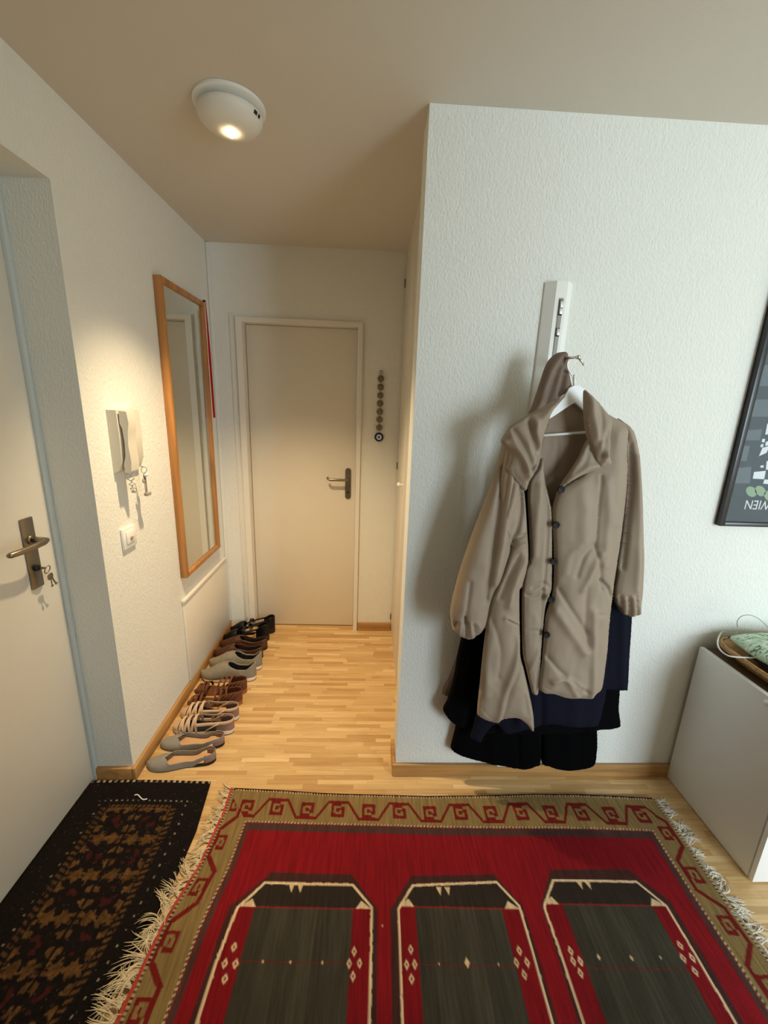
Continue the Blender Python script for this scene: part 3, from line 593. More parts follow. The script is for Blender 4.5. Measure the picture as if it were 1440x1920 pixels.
lap = cloth('right_lapel', A6((990, 600), (1040, 700), (1100, 720), (1112, 758), (1060, 800), (1000, 806), (940, 830), (870, 868), (808, 912), (830, 860), (880, 790), (930, 710)), 1.247, M['coat'], tr, (.006, .009), (.010, .03), .004, folds=[R(A6((1050, 760), (960, 780), (860, 860)), .006, .012), R(A6((990, 660), (960, 740), (900, 810)), -.004, .008)], wr=(.0035, 14, 9), res=.0055, crisp=1.35, hem=.011, seed=27)
col = cloth('right_collar', A6((962, 302), (1000, 322), (1050, 368), (1095, 425), (1132, 470), (1134, 520), (1122, 600), (1116, 690), (1132, 738), (1112, 762), (1078, 775), (1045, 770), (1020, 700), (990, 620), (968, 530), (960, 430)), 1.236, M['coat'], tr, (.008, .012), (.013, .04), .006,
      folds=[R(A6((985, 330), (1000, 450), (1030, 580), (1070, 690)), .008, .012), R(A6((1050, 400), (1060, 500), (1030, 620)), -.006, .010), R(A6((1100, 560), (1060, 640), (1050, 740)), -.006, .008), R(A6((1110, 620), (1080, 700)), .006, .007), R(A6((1062, 382), (1096, 432)), -.008, .0035), R(A6((1120, 735), (1080, 752)), -.003, .003)], wr=(.0055, 13, 8), res=.0055, crisp=1.35, hem=.011, seed=28)
# buttons: sit on the right front panel's surface
rm = right.data; RV = np.array([v.co[:] for v in rm.vertices]) + np.array(tr.location)
for p in (c6(836, 914), c6(812, 1138), c6(801, 1370), c6(776, 1596), c7(754, 384)):
    q = survey(*p, 1, 1.215)
    dd = np.hypot(RV[:, 0]-q.x, RV[:, 2]-q.z); near = RV[dd < .014]; yb = near[:, 1].min() if len(near) else 1.23
    if p == c6(836, 914): yb = min(yb, 1.2285)
    c = (q.x, yb-.001, q.z)
    g = Geo().lathe([(.0001, -.0038), (.0065, -.0034), (.0085, -.0042), (.0105, -.004), (.0115, -.002), (.0112, .002), (.0001, .002)], c, 1, 22)
    b = g.build('button', M['button'], tr, 40)

# ================================================================== POSTER, CABINET, TRAY
ps = thing('framed_poster', 'black framed dark poster with upside-down lettering above the white cabinet', 'poster', (1.62, YF, 1.157))
px0, px1, pz0, pz1 = 1.303, 2.0, 1.157, 2.12
g = Geo(); w = .019
for lo, hi in (((px0, YF-.024, pz0), (px0+w, YF-.0006, pz1)), ((px1-w, YF-.024, pz0), (px1, YF-.0006, pz1)), ((px0+w, YF-.024, pz0), (px1-w, YF-.0006, pz0+w*.8)), ((px0+w, YF-.024, pz1-w), (px1-w, YF-.0006, pz1))): g.box(lo, hi, .0015)
g.build('frame', M['black'], ps, 35)
art = box('print', (px0+w, YF-.012, pz0+w*.8), (px1-w, YF-.002, pz1-w), M['art'], ps)
def patch(poly, y, m, name, parent): 
    P = [(lambda v: (v.x, v.z))(survey(a, b, 1, y)) for a, b in poly]; return Geo().prism(P, y-.0004, y, 1).build(name, m, parent)
ya = YF-.0125
def c1f(x, y): return (1320+x/3.8417, 500+y/3.84)
g = Geo()
def pp(pts, yy=ya):
    P = [(lambda v: (v.x, v.z))(survey(*c1f(*p), 1, yy)) for p in pts]; g.prism(P, yy-.0004, yy, 1)
for pts in ([(360, 1478), (445, 1470), (432, 1530), (350, 1526)], [(435, 1532), (520, 1535), (510, 1570), (425, 1562)], [(455, 1130), (520, 1120), (510, 1200), (440, 1210)], [(420, 1305), (470, 1290), (450, 1340), (395, 1365)], [(420, 1240), (440, 1240), (435, 1265), (415, 1262)], [(410, 1280), (428, 1275), (425, 1300), (405, 1300)], [(445, 1262), (480, 1250), (470, 1285), (440, 1290)], [(408, 1432), (430, 1430), (426, 1448), (405, 1446)], [(450, 1400), (520, 1390), (510, 1460), (445, 1462)]): pp(pts)
for k in range(6):
    for q in range(5): x0_ = 540+q*60; pp([(x0_, 1150+k*60), (x0_+34, 1150+k*60), (x0_+30, 1190+k*60), (x0_-4, 1190+k*60)])
g.build('pale_patches', M['artlt'], ps)
g = Geo()
for pts in ([(235, 1450), (340, 1440), (330, 1560), (205, 1560)], [(290, 1180), (420, 1170), (400, 1250), (275, 1250)], [(320, 960), (470, 955), (460, 1080), (300, 1080)], [(395, 720), (480, 700), (480, 860), (365, 860)], [(270, 1290), (330, 1290), (305, 1400), (245, 1400)]): pp(pts, ya+.0001)
g.build('grey_blocks', M['artmid'], ps)
for cxx, cyy in ((340, 1620), (405, 1615), (470, 1650), (560, 1640)): g = Geo(); pp([(cxx+38*math.cos(a)+8*math.sin(a), cyy+38*math.sin(a)) for a in np.linspace(0, 2*PI, 20)[:-1]], ya); g.build('green_oval', M['artgr'], ps)

q0 = survey(*c1f(288, 1745), 1, ya); q1 = survey(*c1f(430, 1745), 1, ya); q2 = survey(*c1f(430, 1685), 1, ya)
cu = bpy.data.curves.new('lettering', 'FONT'); cu.body = 'WIEN'; cu.size = 1; cu.extrude = .004; cu.align_x = 'LEFT'
t = bpy.data.objects.new('tmp', cu); link(t); bpy.context.view_layer.update()
me = bpy.data.meshes.new_from_object(t.evaluated_get(bpy.context.evaluated_depsgraph_get())); bpy.data.objects.remove(t)
TV = np.array([v.co[:] for v in me.vertices]); hgt = TV[:, 1].max(); wid = TV[:, 0].max()
sz = abs(q2.z-q0.z)/hgt; sxx = sz*.85
# upside down: W ends at the right, N at the left
V = [(q0.x+(wid-a)*sxx, ya-.0005-c*.1, q2.z-b*sz) for a, b, c in TV]
obj('lettering', V, [tuple(p.vertices) for p in me.polygons], M['artlt'], ps, label='upside-down letters reading WIEN')
box('glazing', (px0+w, YF-.0165, pz0+w*.8), (px1-w, YF-.0145, pz1-w), M['glass'], ps)

CX, CY0, CY1, CH = 1.351, 1.012, 1.431, .65
cb = thing('low_cabinet', 'low white cabinet with a dark wooden top at the right', 'cabinet', (CX+.45, 1.22, 0))
Geo().box((CX, CY0+.021, .004), (CX+.018, CY1, CH), .001).build('side_panel', M['cabside'], cb, 35)
Geo().box((CX+.882, CY0+.0185, .004), (CX+.90, CY1, CH), .001).build('side_panel', M['cabside'], cb, 35)
box('top_board', (CX+.0182, CY0+.0185, CH-.03), (CX+.8818, CY1, CH-.008), M['walnut'], cb)
box('back_panel', (CX+.0182, CY1-.006, .03), (CX+.8818, CY1, CH-.0305), M['cabside'], cb)
box('bottom_board', (CX+.0182, CY0+.0185, .03), (CX+.8818, CY1-.0065, .048), M['cabside'], cb)
for a, b in ((CX+.0005, CX+.449), (CX+.451, CX+.8995)): Geo().box((a, CY0, .006), (b, CY0+.016, CH-.004), .0015).build('door', M['lacquer'], cb, 35)
Geo().ball((CX-.004, 1.131, .6285), .010, (.7, 1, 1)).build('side_knob', M['white'], cb, True)

zt = CH-.0078
ty = thing('wicker_tray', 'woven bamboo tray on the white cabinet', 'tray', (1.55, 1.24, zt))
def rrect(cx_, cy_, hx_, hy_, r, n=7):
    out = []
    for (sx_, sy_, a0) in ((1, 1, 0), (-1, 1, PI/2), (-1, -1, PI), (1, -1, 1.5*PI)):
        for a in np.linspace(a0, a0+PI/2, n): out.append((cx_+sx_*(hx_-r)+r*math.cos(a), cy_+sy_*(hy_-r)+r*math.sin(a)))
    return out
tcx, tcy = 1.60, 1.235
levels = [(.175, .135, .05, .0005), (.180, .14, .052, .006), (.20, .16, .06, .030), (.215, .176, .066, .048), (.222, .183, .07, .053), (.218, .178, .068, .056), (.208, .168, .062, .050), (.19, .152, .055, .030), (.17, .13, .05, .010)]
V = []; F = []
for hx_, hy_, r, z in levels: V += [(a, b, zt+z) for a, b in rrect(tcx, tcy, hx_, hy_, r)]
k = 28
for i in range(len(levels)-1):
    for j in range(k): F.append((i*k+j, i*k+(j+1) % k, (i+1)*k+(j+1) % k, (i+1)*k+j))
F += [tuple(range(k)), tuple(range((len(levels)-1)*k, len(levels)*k))]
obj('basket_wall', V, F, M['bamboo'], ty, 50)
g = Geo()
for kk in range(3):
    R0 = rrect(tcx, tcy, .221+.002*(kk == 1), .182+.002*(kk == 1), .07, 12)
    g.tube([(a+.0, b, zt+.046+.006*kk+.0018*math.sin(i*1.9+kk*2.1)) for i, (a, b) in enumerate(R0)], .0042, 6, True)
g.build('plaited_rim', M['bamboo'], ty, True)
pc = thing('black_pouch', 'soft black pouch lying in the wicker tray under the green bag', 'pouch', (tcx, tcy, zt+.0105))
def pillow(cx_, cy_, z0, hx_, hy_, h, seed, amp=.006, n=26):
    V = []; F = []
    for s in (0, 1):
        for i in range(n+1):
            for j in range(n+1):
                u, v = -1+2*i/n, -1+2*j/n; e = max(0, (1-abs(u)**3)*(1-abs(v)**3))**.45
                nz = noise.fractal(Vector((u*2.2, v*2.2, seed+s*5)), 1, 2, 3)*amp*e
                V.append((cx_+u*hx_*(1-.06*v*v), cy_+v*hy_*(1-.06*u*u), z0+h*.45+(h*.55*e+nz if s else -h*.45*e)))
    m_ = (n+1)**2
    for s in (0, 1):
        for i in range(n):
            for j in range(n): a = s*m_+i*(n+1)+j; F.append((a, a+1, a+n+2, a+n+1))
    bm = bmesh.new(); me = bpy.data.meshes.new('t'); me.from_pydata(V, [], F); bm.from_mesh(me); bmesh.ops.remove_doubles(bm, verts=bm.verts, dist=1e-5)
    bm.verts.index_update(); r = ([v.co[:] for v in bm.verts], [[v.index for v in f.verts] for f in bm.faces]); bm.free(); return r
obj('pouch_body', *pillow(tcx+.01, tcy-.005, zt+.0105, .155, .118, .04, 3), M['pouch'], pc, True)
bg = thing('green_patterned_bag', 'folded green and white patterned cloth bag on top of the black pouch', 'bag', (tcx, tcy, zt+.055))
obj('bag_body', *pillow(tcx-.006, tcy+.052, zt+.052, .192, .110, .060, 11, .012), M['bag'], bg, True)
b0 = survey(1357, 1184, 2, zt+.075)
def hp3(px, py, z): v = survey(px, py, 2, z); return (v.x, v.y, v.z)
pts = [hp3(1362, 1186, .716), hp3(1353, 1186, .712), hp3(1346, 1200, .708), hp3(1347, 1213, .703), hp3(1356, 1224, .700), hp3(1367, 1230, .701), hp3(1382, 1232, .703), hp3(1405, 1233, .704), hp3(1440, 1232, .706), hp3(1475, 1222, .714)]
Geo().tube([tuple(p) for p in smoothline(pts, .006, False)], .0028, 8).build('rope_handle', M['cord'], bg, True)
wv = [survey(x, y, 1, 1.33) for x, y in ((1383, 1176), (1382, 1166), (1388, 1157), (1400, 1153), (1412, 1155), (1425, 1162), (1436, 1172), (1446, 1184))]
Geo().tube([tuple(p) for p in smoothline([tuple(p) for p in wv], .006, False)], .0013, 6).build('thin_wire_handle', M['wire'], bg, True)
# ================================================================== SHOES
WT = [0, .02, .06, .12, .25, .40, .55, .68, .80, .90, .96, .99, 1.0]
WV = [.0, .014, .022, .0275, .029, .029, .0345, .039, .038, .030, .019, .009, .0]
CV = [0, 0, 0, 0, 0, .001, .003, .005, .006, .006, .005, .004, .004]
def wid(t, k=1.): return np.interp(t, WT, WV)*k
def cen(t): return np.interp(t, WT, CV)
def stations(n=44): return .5-.5*np.cos(np.linspace(0, PI, n))
def sole(L, zb, zt, k=1., m=None, name='sole', parent=None, heel=0., toe=0., flare=0.):
    """flat slab following the foot outline; zb/zt may vary along the length"""
    T = stations(); V = []; F = []
    f = lambda z, t: z(t) if callable(z) else z
    for t in T:
        w = max(wid(t, k), .0004); c = cen(t)
        for (yy, zz) in ((c-w, f(zb, t)), (c-w-flare*(w > .01), (f(zb, t)+f(zt, t))/2), (c-w, f(zt, t)), (c+w, f(zt, t)), (c+w+flare*(w > .01), (f(zb, t)+f(zt, t))/2), (c+w, f(zb, t))): V.append(((t-.5)*L, yy, zz))
    for i in range(len(T)-1):
        for j in range(6): F.append((i*6+j, i*6+(j+1) % 6, (i+1)*6+(j+1) % 6, (i+1)*6+j))
    F += [tuple(range(6)), tuple(range((len(T)-1)*6, len(T)*6))]
    return obj(name, V, F, m, parent, 50, True)
def upper(L, H, hc, opn, zlo, m, name='upper', parent=None, k=1., t0=0., t1=1., thick=.0022, p=.8, lean=.12, nu=9, n=60, ts=None):
    """shoe upper: closed vamp where opn(t)=0, two side walls of height hc(t) where opn(t)=1"""
    T = [t for t in stations(n) if t0 <= t <= t1]; V = []; F = []
    for side in (1, -1):
        base = len(V)
        for t in T:
            w = max(wid(t, k), .0006); c = cen(t); o = opn(t); zl = zlo(t) if callable(zlo) else zlo
            for q in range(nu+1):
                u = q/nu
                y = (1-o)*w*max(0, math.cos(u*PI/2))**p + o*w*(1-lean*u*u)
                z = (1-o)*(zl+(H(t)-zl)*math.sin(u*PI/2)**.85) + o*(zl+(hc(t)-zl)*u)
                V.append(((t-.5)*L, c+side*y, z))
        for i in range(len(T)-1):
            for q in range(nu):
                a = base+i*(nu+1)+q; F.append((a, a+1, a+nu+2, a+nu+1))
    bm = bmesh.new(); me = bpy.data.meshes.new(name); me.from_pydata(V, [], F); bm.from_mesh(me); bmesh.ops.remove_doubles(bm, verts=bm.verts, dist=.0009); bmesh.ops.recalc_face_normals(bm, faces=bm.faces); bm.to_mesh(me); bm.free()
    finish(me, m, True); o = bpy.data.objects.new(name, me); link(o); o.parent = parent
    sd = o.modifiers.new('thickness', 'SOLIDIFY'); sd.thickness = thick; sd.offset = 0; return o
def band(L, ta, tb, H, width, m, name='strap', parent=None, k=1.02, zlo=.015, th=.0025, p=.8):
    """strap arching over the foot from side position ta to tb"""
    V = []; F = []; n = 18
    for i in range(n+1):
        u = i/n; t = ta+(tb-ta)*u; a = PI*u; w = wid(t, k); c = cen(t)
        y = c-w*math.copysign(abs(math.cos(a))**p, math.cos(a)); z = zlo+(H-zlo)*math.sin(a)**.85
        nz = math.sin(a); ny = -math.cos(a)
        for dx, d in ((-width/2, 0), (width/2, 0), (width/2, th), (-width/2, th)): V.append(((t-.5)*L+dx, y+ny*d, z+nz*d))
    for i in range(n):
        for j in range(4): F.append((4*i+j, 4*i+(j+1) % 4, 4*i+4+(j+1) % 4, 4*i+4+j))
    F += [(0, 1, 2, 3), tuple(4*n+j for j in range(4))]
    return obj(name, V, F, m, parent, 60, True)
def sst(a, b, x): t = min(1, max(0, (x-a)/(b-a))); return t*t*(3-2*t)

def flat_shoe(name, label, loc, rz, group):
    s = thing(name, label, 'shoe', loc, group, rz); L = .285
    hl = lambda t: .0045+.010*(1-sst(.22, .34, t))
    sole(L, lambda t: .0002, hl, .98, M['soleblk'], 'sole', s)
    sole(L, lambda t: hl(t)+.0001, lambda t: hl(t)+.0035, .93, M['tanleather'], 'insole', s)
    op = lambda t: 1-sst(.62, .74, t)
    Hh = lambda t: .018+.036*(1-t)**.45 if t > .6 else .043
    lo = lambda t: hl(t)+.001+.020*(1-sst(.10, .30, t))
    hcf = lambda t: lo(t)+.014+.014*sst(.08, .40, t)+.004*(1-sst(0, .2, t))
    upper(L, Hh, hcf, op, lo, M['greysuede'], 'upper', s, 1.06, lean=.05)
    upper(L, Hh, lambda t: lo(t)+.008, lambda t: 1., lambda t: hl(t)+.001, M['mauve'], 'heel_counter', s, .97, t1=.16, nu=4)
    g = Geo(); x = -.5*L+.035
    g.box((x-.006, .0255, .046), (x+.006, .029, .053), .001); g.build('strap_tab', M['greysuede'], s, 40, True)
    return s
def strappy_shoe(name, label, loc, rz, group):
    s = thing(name, label, 'shoe', loc, group, rz); L = .295
    sl = lambda t: .020+.006*(1-sst(.1, .5, t))
    sole(L, lambda t: .0045, sl, 1.08, M['solewht'], 'midsole', s, flare=.002); sole(L, lambda t: .0002, lambda t: .0048, 1.06, M['soleblk'], 'outsole', s)
    sole(L, lambda t: sl(t)+.0001, lambda t: sl(t)+.004, .95, M['lining'], 'footbed', s)
    upper(L, lambda t: .052-.026*sst(.82, 1., t), lambda t: .04, lambda t: 0., lambda t: sl(t)-.003, M['beigestrap'], 'toe_cap', s, 1.04, t0=.86)
    for k, (a, b, h) in enumerate(((.84, .76, .060), (.77, .83, .063), (.75, .66, .068), (.67, .74, .071), (.64, .56, .076), (.57, .63, .079))): band(L, a, b, h, .011, M['beigestrap'], 'strap', s, 1.04, sl(.7)-.004)
    upper(L, lambda t: .05, lambda t: .052+.018*(1-sst(.1, .3, t)), lambda t: 1., lambda t: sl(t)-.003, M['mauve'], 'heel_counter', s, 1.04, t1=.27)
    upper(L, lambda t: .05, lambda t: .066+.012*(1-sst(0, .5, t)), lambda t: 1., lambda t: .052+.012*(1-sst(0, .5, t)), M['beigestrap'], 'ankle_strap', s, 1.09, t1=.58, nu=3)
    for q in (1, -1): Geo().tube([((.42-.5)*L, q*.031, .024), ((.30-.5)*L, q*.032, .05), ((.20-.5)*L, q*.031, .068)], .006, 8, flat=.35).build('side_strap', M['beigestrap'], s, True, True)
    return s
def fringe_sandal(name, label, loc, rz, group):
    s = thing(name, label, 'shoe', loc, group, rz); L = .285
    hl = lambda t: .006+.022*(1-sst(.24, .40, t))
    sole(L, lambda t: .0002, hl, 1.0, M['brownsole'], 'sole', s); sole(L, lambda t: hl(t)+.0001, lambda t: hl(t)+.003, .95, M['brown'], 'insole', s)
    for k, (a, b, h) in enumerate(((.93, .88, .030), (.86, .90, .038), (.84, .78, .044), (.77, .83, .048), (.74, .70, .052))): band(L, a, b, h, .012, M['brown'], 'strap', s, 1.02, .008)
    upper(L, lambda t: .05, lambda t: .085-.02*sst(.1, .4, t), lambda t: 1., lambda t: hl(t), M['brown'], 'heel_counter', s, 1.03, t1=.36)
    g = Geo()
    for k in range(11):
        x = (-.46+.035*k)*L; q = 1 if k % 2 else -1
        g.tube([(x, q*.024, .084-.0015*k), (x+.012, q*.033, .070-.001*k), (x+.03, q*.037, .052), (x+.045, q*.036, .036+.004*(k % 3))], [.0035, .0035, .003, .0018], 6, flat=.6)
    g.build('fringe', M['brown'], s, True, True)
    for k in range(3): band(L, .50-.10*k, .44-.10*k, .078+.006*k, .010, M['brown'], 'ankle_strap', s, 1.06, .055)
    return s
def sneaker(name, label, loc, rz, group):
    s = thing(name, label, 'shoe', loc, group, rz); L = .310
    st = lambda t: .030-.008*sst(.3, .8, t)+.008*sst(.92, 1, t)
    sole(L, lambda t: .005+.012*sst(.85, 1, t)**2, st, 1.18, M['solewht'], 'midsole', s, flare=.003); sole(L, lambda t: .0002+.012*sst(.85, 1, t)**2, lambda t: .0052+.012*sst(.85, 1, t)**2, 1.12, M['soleblk'], 'outsole', s)
    upper(L, lambda t: .102-.056*sst(.52, .98, t), lambda t: .072+.036*(1-sst(.0, .18, t))+.028*sst(.30, .52, t), lambda t: 1-sst(.42, .54, t), lambda t: st(t)-.003, M['knit'], 'upper', s, 1.14, lean=.24, thick=.005)
    upper(L, lambda t: .096-.056*sst(.52, .98, t), lambda t: .068+.030*(1-sst(.0, .18, t))+.022*sst(.30, .52, t), lambda t: 1-sst(.42, .54, t), lambda t: st(t)+.001, M['lining'], 'inner_lining', s, .98, t1=.6, lean=.12, thick=.003)
    sole(L, lambda t: st(t)+.0005, lambda t: st(t)+.004, .95, M['lining'], 'insole', s)
    for k in range(5): band(L, .74-.055*k, .70-.055*k+(.03 if k % 2 else 0), (.102-.056*sst(.52, .98, .72-.055*k))+.0015, .006, M['knit'], 'lace', s, .62, .066+.005*k, .003)
    return s
def leather_shoe(name, label, loc, rz, group, m, inner):
    s = thing(name, label, 'shoe', loc, group, rz); L = .30
    hl = lambda t: .008+.012*(1-sst(.26, .30, t))
    sole(L, lambda t: .0002, hl, 1.07, M['soleblk'], 'sole', s)
    upper(L, lambda t: .082-.036*sst(.6, 1., t), lambda t: .060+.018*(1-sst(0, .25, t))+.014*sst(.3,.5,t), lambda t: 1-sst(.48, .60, t), lambda t: hl(t)-.001, m, 'upper', s, 1.06, lean=.16, thick=.003)
    sole(L, lambda t: hl(t)+.0002, lambda t: hl(t)+.004, .92, inner, 'insole', s)
    upper(L, lambda t: .07, lambda t: .053+.012*(1-sst(0, .25, t)), lambda t: 1., lambda t: hl(t)+.004, inner, 'inner_lining', s, .96, t1=.5, lean=.12, thick=.001)
    band(L, .60, .60, .0845, .022, m, 'saddle_strap', s, .96, .03)
    return s
def black_sandal(name, label, loc, rz, group):
    s = thing(name, label, 'shoe', loc, group, rz); L = .30
    hl = lambda t: .012+.030*(1-sst(.20, .42, t))
    sole(L, lambda t: .0002, hl, 1.05, M['soleblk'], 'sole', s)
    sole(L, lambda t: hl(t)+.0002, lambda t: hl(t)+.004, .96, M['tanleather'], 'insole', s)
    upper(L, lambda t: .078-.040*sst(.72, 1., t), lambda t: .05, lambda t: 0., lambda t: hl(t)-.001, M['blkleather'], 'toe_band', s, 1.08, t0=.66, thick=.003)
    upper(L, lambda t: .07, lambda t: .122-.030*sst(.06, .3, t), lambda t: 1., lambda t: hl(t)-.001, M['blkleather'], 'heel_counter', s, 1.06, t1=.27, lean=.10, thick=.003)
    for q in (1, -1): Geo().tube([((.25-.5)*L, q*.029, .092), ((.42-.5)*L, q*.033, .078), ((.56-.5)*L, q*.036, .060), ((.70-.5)*L, q*.036, .045)], .0105, 8, flat=.35).build('side_strap', M['blkleather'], s, True, True)
    band(L, .52, .52, .094, .022, M['blkleather'], 'instep_strap', s, .95, .068)
    Geo().ball(((.5-.5)*L, -.031, .086), .0055, (1, .6, 1)).build('buckle', M['chrome'], s, True, True)
    return s
def copy_tree(o, parent=None):
    kids = [c for c in list(COL.objects) if c.parent == o]
    c = o.copy(); COL.objects.link(c)
    if parent is not None: c.parent = parent
    for k in kids: copy_tree(k, c)
    return c
def pair(make, name, la, lb_, pa, pb, ra, rb_, group, *extra):
    a = make(name, la, (pa[0], pa[1], 0), PI+ra, group, *extra)
    b = copy_tree(a); b.location = (pb[0], pb[1], 0); b.rotation_euler = (0, 0, PI+rb_); b.scale = (1, -1, 1); b['label'] = lb_
    return a, b
SG = 'shoes lined up along the left wall'
XS = -.783
pair(flat_shoe, 'ballerina_flat', 'nearest grey suede slingback flat, right beside the black rug', 'grey suede slingback flat, second from the black rug', (XS, 1.503), (XS+.006, 1.599), .09, .05, SG)
pair(strappy_shoe, 'strappy_sneaker', 'beige strappy shoe next to the grey flats', 'beige strappy shoe next to the brown fringed sandals', (XS+.022, 1.692), (XS+.018, 1.776), -.06, -.05, SG)
pair(fringe_sandal, 'fringed_sandal', 'brown fringed sandal beside the beige strappy shoes', 'brown fringed sandal beside the grey sneakers', (XS+.008, 1.877), (XS+.006, 1.965), .0, .02, SG)
pair(sneaker, 'sneaker', 'grey knit sneaker with white sole, nearer of the pair', 'grey knit sneaker with white sole, beside the chestnut shoes', (XS+.013, 2.085), (XS+.020, 2.185), -.03, -.03, SG)
pair(leather_shoe, 'leather_shoe', 'chestnut leather shoe beside the grey sneakers', 'chestnut leather shoe beside the black sandals', (XS+.004, 2.292), (XS+.008, 2.384), -.02, .0, SG, M['chestnut'], M['lining'])
pair(black_sandal, 'sandal', 'black leather sandal nearer to the chestnut shoes', 'black leather sandal at the far end of the shoe row', (XS-.005, 2.483), (XS+.012, 2.580), .04, .06, SG)

# ================================================================== RUGS
def weave_rug(name, sgrid, tgrid, pos, paint, m, parent, ztop):
    S, T = np.meshgrid(sgrid, tgrid); P = np.stack([S.ravel(), T.ravel()], 1); nS, nT = len(sgrid), len(tgrid)
    X, Y, Z = pos(P); ds = (sgrid[1]-sgrid[0])*.27; dt = (tgrid[1]-tgrid[0])*.27; C = sum(paint(P+np.array([a, b])) for a in (-ds, ds) for b in (-dt, dt))/4
    V = list(zip(X, Y, Z)); F = []
    idx = np.arange(nS*nT).reshape(nT, nS)
    F = np.stack([idx[:-1, :-1], idx[:-1, 1:], idx[1:, 1:], idx[1:, :-1]], -1).reshape(-1, 4)
    per = list(idx[0, :])+list(idx[1:, -1])+list(idx[-1, ::-1][1:])+list(idx[::-1, 0][1:-1])
    n0 = nS*nT; V2 = [(X[i], Y[i], .0006) for i in per]; k = len(per)
    F2 = [(per[(i+1) % k], per[i], n0+i, n0+(i+1) % k) for i in range(k)]
    me = bpy.data.meshes.new(name); off = parent.location
    me.from_pydata([(a-off.x, b-off.y, c-off.z) for a, b, c in V+V2], [], [tuple(int(q) for q in f) for f in F]+F2)
    at = me.color_attributes.new('weave', 'FLOAT_COLOR', 'POINT')
    CC = np.ones((len(V)+k, 4)); CC[:n0, :3] = C; CC[n0:, :3] = C[per]*.8
    at.data.foreach_set('color', CC.ravel().astype(np.float32))
    bm = bmesh.new(); bm.from_mesh(me); bmesh.ops.recalc_face_normals(bm, faces=bm.faces); bm.to_mesh(me); bm.free()
    finish(me, m, 50); o = bpy.data.objects.new(name, me); link(o); o.parent = parent; return o
LC = lambda *c: np.array(lin(c))
ORG = np.array([-.532, 1.372]); EU = np.array([.99959, -.02851]); EV = np.array([-.02851, -.99959])
W_R, L_R = 1.756, 1.30
def kilim_xy(P):
    s, t = P[:, 0], P[:, 1]
    u0 = np.interp(t, [0, .1, .3, .41, .48, .64, 1.3], [0, .006, -.006, -.034, -.046, -.055, -.055])
    u1 = np.interp(t, [0, .13, .36, .5, 1.3], [0, .005, .005, .01, .012])
    dv = np.interp(s, [0, .19, .37, .59, .80, 1.02, 1.25, 1.43, 1.756], [0, .006, .013, .014, .016, .008, -.009, -.011, 0])
    q = s/W_R
    k = np.exp(-((s/.12)**2))
    uu = s + u0*np.where(s < .3, 1-s/.3, 0) + u1*q; vv = t + dv*np.exp(-t/.12)
    x = ORG[0]+EU[0]*uu+EV[0]*vv; y = ORG[1]+EU[1]*uu+EV[1]*vv
    wave = np.array([noise.noise(Vector((a*3.1, b*3.1, 2.2))) for a, b in zip(uu, vv)])
    edge = np.minimum(np.minimum(s, W_R-s), np.minimum(t, 9))
    z = .0075+.0022*wave+.003*np.exp(-(t/.02)**2)*(.5+.5*np.sin(s*9))
    return x, y, z
def meander(P, along, across, C, start, period, lo, hi, col, bg, shade=1, flip=False):
    """running hook border: a zigzag line with square hooks"""
    a, b = along, across; w = hi-lo
    ph = ((a-start)/period) % 1.
    tri = np.interp(ph, [0, .32, .5, .82, 1], [lo, lo, hi, hi, lo])
    slope = np.where(((ph > .32) & (ph < .5)) | (ph > .82), 1.6, 1.)
    C[np.abs(b-tri) < .0062*slope] = col
    for c0, base, sg in ((.16, lo, 1), (.66, hi, -1)):
        x = (ph-c0)*period; x = np.where(x > period/2, x-period, x); h = (b-base)*sg
        k = w*.92
        boxm = (np.abs(x) < .026) & (h > 0) & (h < k); C[boxm] = col
        hook = ((np.abs(x+.003) < .013) & (np.abs(h-.34*k) < .0045)) | ((np.abs(x+.012) < .0045) & (h > .34*k) & (h < .72*k)) | ((np.abs(x-.002) < .012) & (np.abs(h-.72*k) < .0045)) | ((np.abs(x-.010) < .004) & (h > .52*k) & (h < .74*k)) | ((x > .012) & (h > .12*k) & (h < .30*k))
        C[hook & boxm] = bg
